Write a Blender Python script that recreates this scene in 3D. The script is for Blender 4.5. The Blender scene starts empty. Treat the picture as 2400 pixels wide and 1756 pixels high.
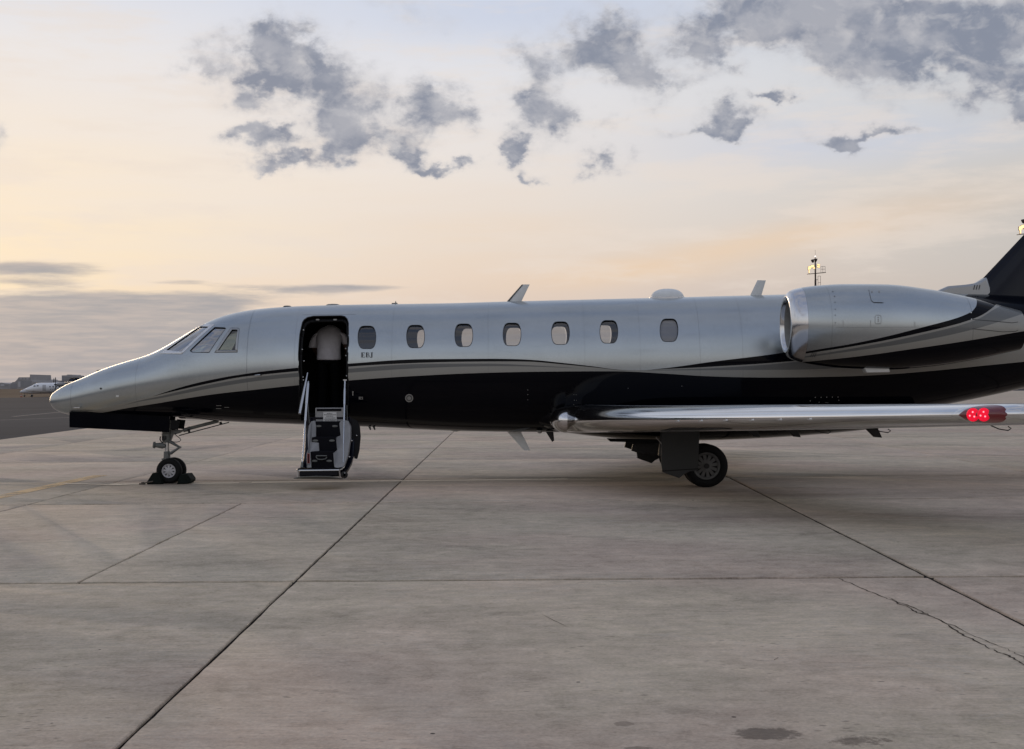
import bpy, bmesh, math, random
import numpy as np
from mathutils import Vector, Matrix

random.seed(7)
PI = math.pi
R = math.radians
scene = bpy.context.scene
COL = scene.collection

# ------------------------------------------------------------------ camera
CAM_D, CAM_H, FPX, HZ, ROLL = 21.8, 1.485, 3161.0, 911.0, 0.0070
cam_data = bpy.data.cameras.new('camera')
cam = bpy.data.objects.new('camera', cam_data)
COL.objects.link(cam)
cam_data.sensor_width = 36.0
cam_data.lens = 36.0 * FPX / 2400.0
cam_data.shift_y = (HZ - 878.0) / 2400.0
cam_data.clip_start = 0.1
cam_data.clip_end = 20000.0
cam.matrix_world = Matrix.Translation((0, -CAM_D, CAM_H)) @ Matrix.Rotation(R(90), 4, 'X') @ Matrix.Rotation(-ROLL, 4, 'Z')
scene.camera = cam

scene.view_settings.view_transform = 'Standard'
scene.view_settings.look = 'None'
scene.view_settings.exposure = 0.0
scene.view_settings.gamma = 1.0
scene.view_settings.use_curve_mapping = False
scene.cycles.max_bounces = 7
scene.cycles.glossy_bounces = 5
scene.cycles.transparent_max_bounces = 16
scene.cycles.caustics_reflective = False
scene.cycles.caustics_refractive = False
scene.cycles.use_denoising = True


def W(px, py, y=0.0):
    """Point of the place that the photograph's pixel shows, at distance y from the jet's centreline."""
    d = y + CAM_D
    du, dv = px - 1200.0, py - HZ
    return Vector(((du - ROLL * dv) * d / FPX, y, CAM_H - (dv + ROLL * du) * d / FPX))


def G(px, py, z=0.0):
    """Ground point under a pixel."""
    du, dv = px - 1200.0, py - HZ
    d = (CAM_H - z) * FPX / (dv + ROLL * du)
    return Vector(((du - ROLL * dv) * d / FPX, d - CAM_D, z))


# ------------------------------------------------------------------ node helpers
class S:
    """A node socket with arithmetic."""
    def __init__(self, t, s):
        self.t, self.s = t, s

    def _m(self, op, *o, clamp=False):
        n = self.t.nodes.new('ShaderNodeMath'); n.operation = op; n.use_clamp = clamp
        for i, v in enumerate((self,) + o):
            if isinstance(v, S): self.t.links.new(v.s, n.inputs[i])
            else: n.inputs[i].default_value = v
        return S(self.t, n.outputs[0])
    def __add__(s, o): return s._m('ADD', o)
    def __sub__(s, o): return s._m('SUBTRACT', o)
    def __mul__(s, o): return s._m('MULTIPLY', o)
    def __truediv__(s, o): return s._m('DIVIDE', o)
    def __rsub__(s, o): return (s * -1.0) + o
    __radd__ = __add__
    __rmul__ = __mul__
    def abs(s): return s._m('ABSOLUTE')
    def sat(s): return s._m('ADD', 0.0, clamp=True)
    def pow(s, e): return s._m('POWER', e)
    def min(s, o): return s._m('MINIMUM', o)
    def max(s, o): return s._m('MAXIMUM', o)
    def gt(s, o): return s._m('GREATER_THAN', o)
    def lt(s, o): return s._m('LESS_THAN', o)
    def fn(s, op, *o): return s._m(op, *o)
    def smooth(s, a, b, lo=0.0, hi=1.0):
        n = s.t.nodes.new('ShaderNodeMapRange'); n.interpolation_type = 'SMOOTHSTEP'
        s.t.links.new(s.s, n.inputs['Value'])
        for k, v in (('From Min', a), ('From Max', b), ('To Min', lo), ('To Max', hi)):
            n.inputs[k].default_value = v
        return S(s.t, n.outputs[0])
    def lin(s, a, b, lo=0.0, hi=1.0):
        n = s.t.nodes.new('ShaderNodeMapRange')
        s.t.links.new(s.s, n.inputs['Value'])
        for k, v in (('From Min', a), ('From Max', b), ('To Min', lo), ('To Max', hi)):
            n.inputs[k].default_value = v
        return S(s.t, n.outputs[0])


def rgb(c):
    """sRGB 0-255 to linear."""
    return tuple(((v / 255) / 12.92 if v / 255 <= 0.04045 else (((v / 255) + 0.055) / 1.055) ** 2.4) for v in c[:3])


def put(t, inp, v):
    if isinstance(v, S): t.links.new(v.s, inp)
    elif isinstance(v, (tuple, list)): inp.default_value = tuple(v) if len(v) == 4 or inp.type == 'VECTOR' else tuple(v) + (1.0,)
    else: inp.default_value = v


def mixc(t, f, a, b, mode='MIX'):
    n = t.nodes.new('ShaderNodeMix'); n.data_type = 'RGBA'; n.blend_type = mode
    put(t, n.inputs[0], f); put(t, n.inputs[6], a); put(t, n.inputs[7], b)
    return S(t, n.outputs[2])


def sep(t, v):
    n = t.nodes.new('ShaderNodeSeparateXYZ'); t.links.new(v.s, n.inputs[0])
    return S(t, n.outputs[0]), S(t, n.outputs[1]), S(t, n.outputs[2])


def comb(t, x, y, z):
    n = t.nodes.new('ShaderNodeCombineXYZ')
    for i, v in enumerate((x, y, z)): put(t, n.inputs[i], v)
    return S(t, n.outputs[0])


def vmul(t, v, k):
    n = t.nodes.new('ShaderNodeVectorMath'); n.operation = 'MULTIPLY'
    t.links.new(v.s, n.inputs[0]); n.inputs[1].default_value = k
    return S(t, n.outputs[0])


def noise(t, v, scale, detail=4.0, rough=0.55, dist=0.0, col=False):
    n = t.nodes.new('ShaderNodeTexNoise')
    if v is not None: t.links.new(v.s, n.inputs['Vector'])
    n.inputs['Scale'].default_value = scale; n.inputs['Detail'].default_value = detail
    n.inputs['Roughness'].default_value = rough; n.inputs['Distortion'].default_value = dist
    return S(t, n.outputs[1 if col else 0])


def ramp(t, f, stops, interp='LINEAR'):
    n = t.nodes.new('ShaderNodeValToRGB'); n.color_ramp.interpolation = interp
    t.links.new(f.s, n.inputs[0])
    el = n.color_ramp.elements
    while len(el) < len(stops): el.new(0.5)
    for e, (p, c) in zip(el, stops):
        e.position = p; e.color = tuple(c) + (1.0,)
    return S(t, n.outputs[0])


# ------------------------------------------------------------------ world: dusk sky with broken cloud
SUN_AZ, SUN_EL = R(-27), R(6.0)
world = bpy.data.worlds.new('World'); scene.world = world
world.use_nodes = True
wt = world.node_tree
for n in list(wt.nodes): wt.nodes.remove(n)
w_out = wt.nodes.new('ShaderNodeOutputWorld')
sky_n = wt.nodes.new('ShaderNodeTexSky')
sky_n.sky_type = 'NISHITA'; sky_n.sun_disc = False
sky_n.sun_elevation = SUN_EL; sky_n.sun_rotation = SUN_AZ
sky_n.air_density = 1.0; sky_n.dust_density = 2.0; sky_n.ozone_density = 1.5
bg_air = wt.nodes.new('ShaderNodeBackground'); bg_air.inputs['Strength'].default_value = 0.05
wt.links.new(sky_n.outputs[0], bg_air.inputs['Color'])

tc = wt.nodes.new('ShaderNodeTexCoord')
dirv = S(wt, tc.outputs['Generated'])
dx, dy, dz = sep(wt, dirv)
az = dx.fn('ARCTAN2', dy)
el = dz.fn('ARCSINE')


def ang(px, py):
    p = W(px, py, 0.0)
    v = Vector((p.x, CAM_D, p.z - CAM_H))
    return math.atan2(v.x, v.y), math.atan2(v.z, math.hypot(v.x, v.y))


# clear air: gradient by height, warm towards the set sun, blue overhead and opposite
elp = el.max(0.0)
tilt = noise(wt, vmul(wt, dirv, (1.0, 1.0, 3.0)), 2.2, 3, 0.5) - 0.5
elw = (elp + tilt * 0.05).max(0.0)
front = ramp(wt, elw / 1.6, [
    (0.000, rgb((188, 178, 176))), (0.026, rgb((214, 195, 186))), (0.047, rgb((232, 212, 197))),
    (0.066, rgb((234, 222, 212))), (0.10, rgb((237, 229, 224))), (0.145, rgb((229, 230, 236))),
    (0.185, rgb((211, 219, 235))), (0.28, rgb((186, 197, 216))), (0.50, rgb((132, 149, 180))), (1.0, rgb((104, 123, 156)))])
back = ramp(wt, elw / 1.6, [
    (0.000, rgb((186, 178, 174))), (0.05, rgb((194, 187, 181))), (0.09, rgb((198, 196, 193))), (0.13, rgb((202, 205, 209))),
    (0.28, rgb((190, 199, 214))), (0.50, rgb((134, 150, 180))), (1.0, rgb((104, 123, 156)))])
cosaz = (az - SUN_AZ).fn('COSINE')
clear = mixc(wt, cosaz.smooth(1.0, 0.58, 0.0, 1.0), front, back)
# glow round the sun, with level streaks
streak = noise(wt, vmul(wt, dirv, (1.0, 1.0, 9.0)), 7.0, 5, 0.55)
g_az = ((az - R(-25.0)) * (1 / 0.25)); g_el = ((el - R(6.2)) * (1 / 0.085))
glow = ((g_az * g_az + g_el * g_el) * -1.0).fn('EXPONENT')
glow = glow * streak.lin(0.3, 0.7, 0.70, 1.25)
clear = mixc(wt, (glow * 0.9).sat(), clear, rgb((255, 228, 180)))
h_az = ((az - R(-24.0)) * (1 / 0.42)); h_el = ((el - R(9.5)) * (1 / 0.11))
halo = ((h_az * h_az + h_el * h_el) * -1.0).fn('EXPONENT')
clear = mixc(wt, (halo * 0.55).sat(), clear, rgb((240, 230, 222)))


class Blobs:
    """Sum of soft ellipses in azimuth and elevation; one running total keeps the sky cheap."""
    def __init__(self, t, vec, lst):
        acc = None
        for (px, py, rx, ry, k) in lst:
            a0, e0 = ang(px, py)
            n = t.nodes.new('ShaderNodeVectorMath'); n.operation = 'MULTIPLY_ADD'
            t.links.new(vec.s, n.inputs[0])
            n.inputs[1].default_value = (FPX / rx, FPX / ry, 0); n.inputs[2].default_value = (-a0 * FPX / rx, -e0 * FPX / ry, 0)
            d = t.nodes.new('ShaderNodeVectorMath'); d.operation = 'DOT_PRODUCT'
            t.links.new(n.outputs[0], d.inputs[0]); t.links.new(n.outputs[0], d.inputs[1])
            p = t.nodes.new('ShaderNodeMath'); p.operation = 'POWER'; p.inputs[0].default_value = math.exp(-1)
            t.links.new(d.outputs['Value'], p.inputs[1])
            q = t.nodes.new('ShaderNodeMath'); q.operation = 'MULTIPLY_ADD'
            t.links.new(p.outputs[0], q.inputs[0]); q.inputs[1].default_value = k
            if acc is None: q.inputs[2].default_value = 0.0
            else: t.links.new(acc, q.inputs[2])
            acc = q.outputs[0]
        self.s = S(t, acc)


ae0 = comb(wt, az, el, 0.0)
# the cloud forms are pulled about by turbulence so that none keeps a plain oval
wc = noise(wt, vmul(wt, dirv, (1.0, 1.0, 1.4)), 24.0, 5, 0.58, 0.0, col=True)
wn = wt.nodes.new('ShaderNodeVectorMath'); wn.operation = 'MULTIPLY_ADD'
wt.links.new(wc.s, wn.inputs[0]); wn.inputs[1].default_value = (0.10, 0.07, 0.0); wn.inputs[2].default_value = (-0.05, -0.035, 0.0)
wa = wt.nodes.new('ShaderNodeVectorMath'); wa.operation = 'ADD'
wt.links.new(ae0.s, wa.inputs[0]); wt.links.new(wn.outputs[0], wa.inputs[1])
ae = S(wt, wa.outputs[0])
sheared = comb(wt, az, el - az * 0.17, 0.0)   # for veils that climb to the right


def blob(px, py, rx, ry, k=1.0, slope=0.0): return (px, py, rx, ry, k)


def total(lst, vec=None): return Blobs(wt, vec or ae, lst).s


# warm lit veil sloping up to the right
def sheared_blob(px, py, rx, ry, k):
    a0, e0 = ang(px, py); e0 -= a0 * 0.17
    n = wt.nodes.new('ShaderNodeVectorMath'); n.operation = 'MULTIPLY_ADD'
    wt.links.new(sheared.s, n.inputs[0]); n.inputs[1].default_value = (FPX / rx, FPX / ry, 0); n.inputs[2].default_value = (-a0 * FPX / rx, -e0 * FPX / ry, 0)
    d = wt.nodes.new('ShaderNodeVectorMath'); d.operation = 'DOT_PRODUCT'
    wt.links.new(n.outputs[0], d.inputs[0]); wt.links.new(n.outputs[0], d.inputs[1])
    return (S(wt, d.outputs['Value']) * -1.0).fn('EXPONENT') * k


veil = total([blob(1130, 560, 330, 110, 0.45), blob(1430, 640, 200, 22, 0.4)], ae0) + sheared_blob(1700, 590, 420, 40, 0.9) + sheared_blob(2150, 490, 330, 60, 0.35)
clear = mixc(wt, (veil * streak.lin(0.25, 0.75, 0.45, 1.15) * 0.75).sat(), clear, rgb((238, 208, 176)))
bluehaze = total([blob(1250, 30, 520, 70, 0.6), blob(1960, 330, 420, 60, 0.55, 0.12)], ae0)
clear = mixc(wt, (bluehaze * 0.8).sat(), clear, rgb((193, 204, 228)))
hi_v = noise(wt, vmul(wt, dirv, (3.0, 3.0, 16.0)), 3.0, 6, 0.6)
clear = mixc(wt, hi_v.smooth(0.46, 0.66, 0.0, 0.45), clear, rgb((234, 221, 210)))

# broken cumulus: which parts of the sky hold cloud, then fractal edges
puffs = total([
    blob(665, 60, 62, 58, 0.95), blob(640, 150, 110, 70, 1.15), blob(730, 195, 95, 50, 1.0), blob(610, 180, 70, 50, .5), blob(790, 265, 95, 65, .85),
    blob(840, 310, 60, 40, .75), blob(760, 345, 42, 38, .95), blob(485, 150, 35, 26, .45), blob(820, 130, 40, 30, .35),
    blob(590, 335, 68, 25, 1.05), blob(672, 372, 50, 18, .95), blob(650, 315, 50, 22, .5),
    blob(940, 200, 62, 42, .75), blob(1010, 250, 78, 46, .95), blob(1105, 258, 44, 30, .6), blob(955, 305, 50, 22, .45),
    blob(938, 350, 48, 28, 1.3), blob(1010, 388, 82, 15, 1.2),
    blob(1215, 140, 50, 34, .45), blob(1275, 250, 68, 58, 1.2), blob(1253, 150, 55, 45, .55), blob(1310, 300, 50, 30, .5), blob(1400, 100, 86, 58, 1.05), blob(1510, 155, 66, 70, 1.25), blob(1340, 130, 50, 50, .35),
    blob(1205, 352, 34, 32, 1.35), blob(1250, 400, 30, 18, .5), blob(1250, 424, 28, 12, 1.0), blob(1400, 388, 42, 26, .95), blob(1500, 372, 34, 12, .4), blob(1420, 300, 30, 14, .4),
    blob(1700, 275, 56, 34, .95), blob(1690, 302, 110, 19, .85), blob(1822, 208, 26, 22, .9), blob(1815, 224, 50, 13, .7),
    blob(1985, 308, 74, 23, 1.0), blob(2030, 322, 95, 14, .8),
    blob(1652, 112, 50, 58, 1.1), blob(1765, 32, 130, 50, 1.1), blob(2060, 40, 210, 66, 1.4), blob(1900, 30, 120, 44, .8), blob(2110, 125, 160, 62, 1.05), blob(2000, 90, 100, 46, .5),
    blob(2360, 45, 100, 66, 1.3), blob(2340, 195, 100, 46, 1.15), blob(2240, 150, 80, 40, .6), blob(2400, 225, 70, 44, .8), blob(900, 20, 60, 24, .3), blob(1000, 60, 60, 34, .22), blob(1600, 200, 40, 16, .4), blob(2090, 220, 60, 22, .2),
    blob(-6, 320, 26, 34, .6)])
vv = vmul(wt, dirv, (1.0, 1.0, 1.45))
nz = noise(wt, vv, 42.0, 7, 0.62, 0.4)
nz2 = noise(wt, vv, 110.0, 4, 0.6, 0.2)
billow = noise(wt, vv, 3.4, 4, 0.5)
# the sky beyond the picture goes on with the same broken cloud
inview = ((az * (1 / 0.47)).pow(2.0).fn('POWER', 4.0) + ((el - 0.12) * (1 / 0.21)).pow(2.0).fn('POWER', 4.0)) * -1.0
inview = inview.fn('EXPONENT')
rest = billow.smooth(0.46, 0.62, 0.0, 1.0) * el.smooth(0.10, 0.26) * (1.0 - inview)
ofs = wt.nodes.new('ShaderNodeVectorMath'); ofs.operation = 'ADD'
wt.links.new(vv.s, ofs.inputs[0]); ofs.inputs[1].default_value = (-0.0075, 0.0, -0.0055)
nz_sun = noise(wt, S(wt, ofs.outputs[0]), 42.0, 4, 0.58, 0.4)   # the same cloud a little nearer the sun
nz_low = noise(wt, vv, 42.0, 4, 0.58, 0.4)
relief = (nz_low - nz_sun)
vv9 = noise(wt, vv, 24.0, 5, 0.55).smooth(0.42, 0.64, 0.0, 0.6)


def cloud_over(base_c, mask):
    amp = (mask * 1.7).min(1.0)
    dens = mask * 1.42 + ((nz - 0.5) * 1.9 + (nz2 - 0.5) * 0.75) * amp
    cov = dens.smooth(-0.05, 1.55)
    core = (dens.smooth(0.15, 1.75) - relief * 2.6).sat()
    c_col = mixc(wt, core, rgb((204, 202, 204)), rgb((132, 139, 156)))
    c_col = mixc(wt, vv9, c_col, rgb((186, 186, 192)))
    thin = (mask * 1.5 + (nz - 0.5) * 1.1 * amp).smooth(0.04, 1.0) * 0.34
    return mixc(wt, (cov * 0.95).max(thin).sat(), base_c, c_col)


# low bank of stratus with torn level edges
nb = noise(wt, vmul(wt, dirv, (1.0, 1.0, 7.0)), 9.0, 7, 0.6)
nb2 = noise(wt, vmul(wt, dirv, (1.0, 1.0, 12.0)), 20.0, 5, 0.6)
bands = total([blob(90, 632, 130, 17, 1.0), blob(60, 664, 110, 10, .6), blob(230, 705, 330, 26, 1.1), blob(430, 720, 90, 12, .4), blob(440, 662, 110, 8, .6), blob(720, 681, 150, 12, .75),
               blob(870, 674, 110, 8, .65), blob(590, 672, 80, 8, .4)], ae0)
a_l, e_l = ang(300, 745)
base = el.smooth(e_l + 0.017, e_l + 0.001) * az.smooth(R(-9.0), R(-14.5)) * 1.6 + el.smooth(0.055, 0.02) * 0.55
b_col = mixc(wt, nb2.smooth(0.35, 0.7), rgb((156, 158, 165)), rgb((182, 175, 174)))


def bank_over(base_c, w):
    bd = w.min(1.2) + (nb - 0.5) * 2.4 + (nb2 - 0.5) * 1.1
    bcov = bd.smooth(0.12, 1.05) * w.smooth(0.03, 0.45)
    return mixc(wt, (bcov * 0.94).sat(), base_c, b_col)


def background(col, k=1.0):
    n = wt.nodes.new('ShaderNodeBackground'); n.inputs['Strength'].default_value = k * 1.02
    put(wt, n.inputs['Color'], col)
    return n


# near the view the drawn-out cloud forms are worked out; elsewhere their weights are nil and left out
bg_near = background(bank_over(cloud_over(clear, puffs.min(1.25) * inview + rest), bands + base))
bg_far = background(bank_over(cloud_over(clear, rest), base))
w_sel = wt.nodes.new('ShaderNodeMixShader')
put(wt, w_sel.inputs[0], az.abs().lt(0.62) * el.abs().lt(0.42))
wt.links.new(bg_far.outputs[0], w_sel.inputs[1]); wt.links.new(bg_near.outputs[0], w_sel.inputs[2])
w_mix = wt.nodes.new('ShaderNodeMixShader'); w_mix.inputs[0].default_value = 0.965
wt.links.new(bg_air.outputs[0], w_mix.inputs[1]); wt.links.new(w_sel.outputs[0], w_mix.inputs[2])
wt.links.new(w_mix.outputs[0], w_out.inputs['Surface'])
world.cycles.sampling_method = 'MANUAL'
world.cycles.sample_map_resolution = 512

sun_d = bpy.data.lights.new('sun', 'SUN'); sun_d.energy = 0.75; sun_d.angle = R(20); sun_d.color = (1.0, 0.74, 0.48)
sun = bpy.data.objects.new('sun', sun_d); COL.objects.link(sun)
sv = Vector((math.sin(SUN_AZ) * math.cos(SUN_EL), math.cos(SUN_AZ) * math.cos(SUN_EL), math.sin(SUN_EL)))
sun.rotation_euler = sv.to_track_quat('Z', 'Y').to_euler()
sun.location = sv * 60

# ------------------------------------------------------------------ mesh helpers
class MB:
    """Collects shapes; build() links them as ONE mesh object."""
    def __init__(self):
        self.v, self.f, self.m = [], [], []

    def add(self, verts, faces, mi=0):
        o = len(self.v)
        self.v += [tuple(p) for p in verts]
        self.f += [tuple(i + o for i in f) for f in faces]
        self.m += [mi] * len(faces)
        return self

    def box(self, c, s, rot=None, mi=0):
        c = Vector(c)
        vs = []
        for z in (-1, 1):
            for y in (-1, 1):
                for x in (-1, 1):
                    p = Vector((x * s[0] / 2, y * s[1] / 2, z * s[2] / 2))
                    if rot is not None: p = rot @ p
                    vs.append(c + p)
        return self.add(vs, [(0, 2, 3, 1), (4, 5, 7, 6), (0, 1, 5, 4), (2, 6, 7, 3), (0, 4, 6, 2), (1, 3, 7, 5)], mi)

    def loft(self, rings, cap0=True, cap1=True, closed=True, mi=0):
        n = len(rings[0])
        vs = [p for r in rings for p in r]
        fs = []
        for i in range(len(rings) - 1):
            for j in range(n if closed else n - 1):
                a, b = i * n + j, i * n + (j + 1) % n
                fs.append((a, b, b + n, a + n))
        if cap0: fs.append(tuple(range(n))[::-1])
        if cap1: fs.append(tuple((len(rings) - 1) * n + j for j in range(n)))
        return self.add(vs, fs, mi)

    def tube(self, pts, r, seg=10, cap=True, mi=0):
        pts = [Vector(p) for p in pts]
        rr = r if isinstance(r, (list, tuple)) else [r] * len(pts)
        rings, up = [], None
        for i, p in enumerate(pts):
            t = (pts[min(i + 1, len(pts) - 1)] - pts[max(i - 1, 0)]).normalized()
            if up is None:
                up = Vector((0, 0, 1)) if abs(t.z) < 0.9 else Vector((1, 0, 0))
            u = t.cross(up).normalized(); v = u.cross(t).normalized()
            up = v
            rings.append([p + (u * math.cos(2 * PI * k / seg) + v * math.sin(2 * PI * k / seg)) * rr[i] for k in range(seg)])
        return self.loft(rings, cap, cap, True, mi)

    def rod(self, steps, seg=12, mi=0):
        """Stepped straight rod: list of (point, radius), equal points make shoulders."""
        a, b = Vector(steps[0][0]), Vector(steps[-1][0])
        t = (b - a).normalized()
        up = Vector((0, 0, 1)) if abs(t.z) < 0.9 else Vector((1, 0, 0))
        u = t.cross(up).normalized(); v = u.cross(t)
        rings = [[Vector(p) + (u * math.cos(2 * PI * k / seg) + v * math.sin(2 * PI * k / seg)) * r for k in range(seg)] for p, r in steps]
        return self.loft(rings, True, True, True, mi)

    def lathe(self, prof, c, axis, seg=32, cap=False, mi=0):
        """prof: (distance along axis, radius)."""
        c, t = Vector(c), Vector(axis).normalized()
        up = Vector((0, 0, 1)) if abs(t.z) < 0.9 else Vector((1, 0, 0))
        u = t.cross(up).normalized(); v = u.cross(t)
        rings = [[c + t * a + (u * math.cos(2 * PI * k / seg) + v * math.sin(2 * PI * k / seg)) * r for k in range(seg)] for a, r in prof]
        return self.loft(rings, cap, cap, True, mi)

    def prism(self, poly, ax, mi=0):
        """Polygon of 3-D points pushed along vector ax."""
        ax = Vector(ax); poly = [Vector(p) for p in poly]; n = len(poly)
        vs = poly + [p + ax for p in poly]
        fs = [tuple(range(n)), tuple(range(2 * n - 1, n - 1, -1))]
        for i in range(n):
            j = (i + 1) % n
            fs.append((j, i, i + n, j + n))
        return self.add(vs, fs, mi)

    def mesh(self, name, mats, angle=35.0, fix=True):
        me = bpy.data.meshes.new(name)
        me.from_pydata(self.v, [], self.f)
        for m in (mats if isinstance(mats, (list, tuple)) else [mats]): me.materials.append(m)
        me.polygons.foreach_set('material_index', self.m)
        if fix:
            bm = bmesh.new(); bm.from_mesh(me)
            bmesh.ops.recalc_face_normals(bm, faces=bm.faces[:])
            bm.to_mesh(me); bm.free()
        me.polygons.foreach_set('use_smooth', [True] * len(me.polygons))
        me.set_sharp_from_angle(angle=R(angle))
        me.update()
        return me

    def build(self, name, mats, parent=None, angle=35.0, bevel=0.0, fix=True):
        o = bpy.data.objects.new(name, self.mesh(name, mats, angle, fix))
        COL.objects.link(o)
        if parent is not None: o.parent = parent
        if bevel:
            b = o.modifiers.new('bevel', 'BEVEL'); b.width = bevel; b.segments = 2; b.limit_method = 'ANGLE'; b.angle_limit = R(40)
            b.harden_normals = False
        return o


def tag(o, label=None, cat=None, group=None, kind=None):
    if label: o['label'] = label
    if cat: o['category'] = cat
    if group: o['group'] = group
    if kind: o['kind'] = kind
    return o


def empty(name, loc=(0, 0, 0), parent=None):
    o = bpy.data.objects.new(name, None); COL.objects.link(o)
    o.location = loc; o.empty_display_size = 0.3
    if parent is not None: o.parent = parent
    return o


def pchip(xs, ys):
    """Monotone cubic through the points; returns a numpy function."""
    xs = np.array(xs, float); ys = np.array(ys, float)
    h = np.diff(xs); d = np.diff(ys) / h
    m = np.zeros(len(xs))
    for i in range(1, len(xs) - 1):
        if d[i - 1] * d[i] > 0:
            w1, w2 = 2 * h[i] + h[i - 1], h[i] + 2 * h[i - 1]
            m[i] = (w1 + w2) / (w1 / d[i - 1] + w2 / d[i])
    m[0], m[-1] = d[0], d[-1]

    def f(x):
        x = np.clip(np.asarray(x, float), xs[0], xs[-1])
        i = np.clip(np.searchsorted(xs, x, side='right') - 1, 0, len(h) - 1)
        t = (x - xs[i]) / h[i]
        return ((1 + 2 * t) * (1 - t) ** 2 * ys[i] + t * (1 - t) ** 2 * h[i] * m[i]
                + t * t * (3 - 2 * t) * ys[i + 1] + t * t * (t - 1) * h[i] * m[i + 1])
    return f


# ------------------------------------------------------------------ materials
def new_mat(name):
    m = bpy.data.materials.new(name); m.use_nodes = True
    t = m.node_tree
    b = t.nodes['Principled BSDF']
    return m, t, b


def objco(t):
    n = t.nodes.new('ShaderNodeTexCoord')
    return S(t, n.outputs['Object'])


def bump(t, b, h, strength=0.3, dist=0.01):
    n = t.nodes.new('ShaderNodeBump'); n.inputs['Strength'].default_value = strength; n.inputs['Distance'].default_value = dist
    put(t, n.inputs['Height'], h)
    t.links.new(n.outputs[0], b.inputs['Normal'])


def simple(name, col, rough=0.5, metal=0.0, var=0.12, scale=6.0, coat=0.0, spec=0.5, bmp=0.0, bscale=60.0):
    m, t, b = new_mat(name)
    co = objco(t)
    f = noise(t, co, scale, 5, 0.6)
    c = mixc(t, f.lin(0.3, 0.7, 0.0, 1.0), tuple(v * (1 - var) for v in col), tuple(min(1, v * (1 + var)) for v in col))
    put(t, b.inputs['Base Color'], c)
    put(t, b.inputs['Roughness'], f.lin(0.3, 0.7, rough * 0.88, min(1, rough * 1.12)))
    b.inputs['Metallic'].default_value = metal
    b.inputs['Specular IOR Level'].default_value = spec
    if coat:
        b.inputs['Coat Weight'].default_value = coat; b.inputs['Coat Roughness'].default_value = 0.04
    if bmp: bump(t, b, noise(t, co, bscale, 4, 0.6), bmp, 0.004)
    return m


def emit(name, col, strength):
    m, t, b = new_mat(name)
    b.inputs['Base Color'].default_value = tuple(col) + (1,)
    b.inputs['Emission Color'].default_value = tuple(col) + (1,)
    co = objco(t)
    put(t, b.inputs['Emission Strength'], noise(t, co, 30, 2, 0.5).lin(0.3, 0.7, strength * 0.85, strength * 1.1))
    return m


M = {}
M['black_gloss'] = simple('black_gloss_paint', (0.0012, 0.0015, 0.0040), 0.10, 0, 0.2, 3, coat=0.0, spec=0.16)
M['navy'] = simple('navy_gloss_paint', (0.0028, 0.0040, 0.0110), 0.12, 0, 0.2, 3, spec=0.30)
M['silver_plain'] = simple('silver_paint_plain', (0.42, 0.435, 0.45), 0.33, 0.55, 0.04, 2, coat=0.3)
M['chrome'] = simple('polished_aluminium', (0.80, 0.80, 0.80), 0.12, 1.0, 0.03, 2.0)
M['inlet_chrome'] = simple('brushed_inlet_lip', (0.70, 0.70, 0.71), 0.17, 1.0, 0.04, 3.0)
M['chrome_rail'] = simple('polished_rail', (0.60, 0.61, 0.63), 0.25, 1.0, 0.03, 5.0)
M['trim'] = simple('brushed_window_frame', (0.78, 0.79, 0.81), 0.30, 0.6, 0.06, 9.0)
M['rubber'] = simple('tyre_rubber', (0.006, 0.006, 0.0065), 0.75, 0, 0.3, 25, spec=0.25, bmp=0.2)
M['seal'] = simple('door_seal_rubber', (0.012, 0.012, 0.013), 0.6, 0, 0.2, 20)
M['rim_light'] = simple('pale_wheel_rim', (0.50, 0.49, 0.51), 0.45, 0.25, 0.1, 30)
M['rim_dark'] = simple('dusty_wheel_rim', (0.13, 0.13, 0.13), 0.5, 0.2, 0.15, 30)
M['strut'] = simple('gear_leg_paint', (0.14, 0.145, 0.14), 0.5, 0.1, 0.2, 22)
M['piston'] = simple('chromed_piston', (0.6, 0.6, 0.6), 0.2, 1.0, 0.05, 8)
M['dark_metal'] = simple('dark_fittings', (0.02, 0.02, 0.021), 0.5, 0.3, 0.3, 20)
M['gear_bay'] = simple('gear_bay_black', (0.004, 0.004, 0.005), 0.6, 0, 0.3, 10, spec=0.2)
M['gear_panel'] = simple('gear_door_paint', (0.028, 0.030, 0.031), 0.5, 0.0, 0.12, 5)
M['door_grey'] = simple('gear_door_grey', (0.085, 0.09, 0.092), 0.45, 0.1, 0.12, 5)
M['white'] = simple('white_antenna', (0.80, 0.82, 0.82), 0.45, 0, 0.06, 10)
M['mark_grey'] = simple('grey_marking', (0.30, 0.30, 0.29), 0.5, 0, 0.1, 12)
M['mark_dark'] = simple('dark_marking', (0.015, 0.015, 0.018), 0.5, 0, 0.1, 12)
M['interior'] = simple('shaded_cabin_lining', (0.020, 0.018, 0.017), 0.85, 0, 0.2, 4, spec=0.1)  # darkness of the unlit cabin is put into the lining colour
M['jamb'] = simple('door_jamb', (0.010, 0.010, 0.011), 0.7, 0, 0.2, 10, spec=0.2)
M['stair_grey'] = simple('airstair_grey_plastic', (0.30, 0.30, 0.305), 0.55, 0, 0.08, 10)
M['carpet'] = simple('stair_carpet', (0.010, 0.010, 0.013), 0.95, 0, 0.3, 80, spec=0.05, bmp=0.3, bscale=300)
M['placard'] = simple('placard_white', (0.62, 0.62, 0.62), 0.5, 0, 0.04, 20)
M['red_tag'] = simple('red_stripe', (0.35, 0.03, 0.03), 0.5, 0, 0.1, 20)
M['shirt'] = simple('white_cotton', (0.78, 0.75, 0.78), 0.9, 0, 0.08, 14, spec=0.1, bmp=0.25, bscale=20)
M['trousers'] = simple('black_trousers', (0.006, 0.006, 0.007), 0.9, 0, 0.2, 20, spec=0.05)
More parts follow.
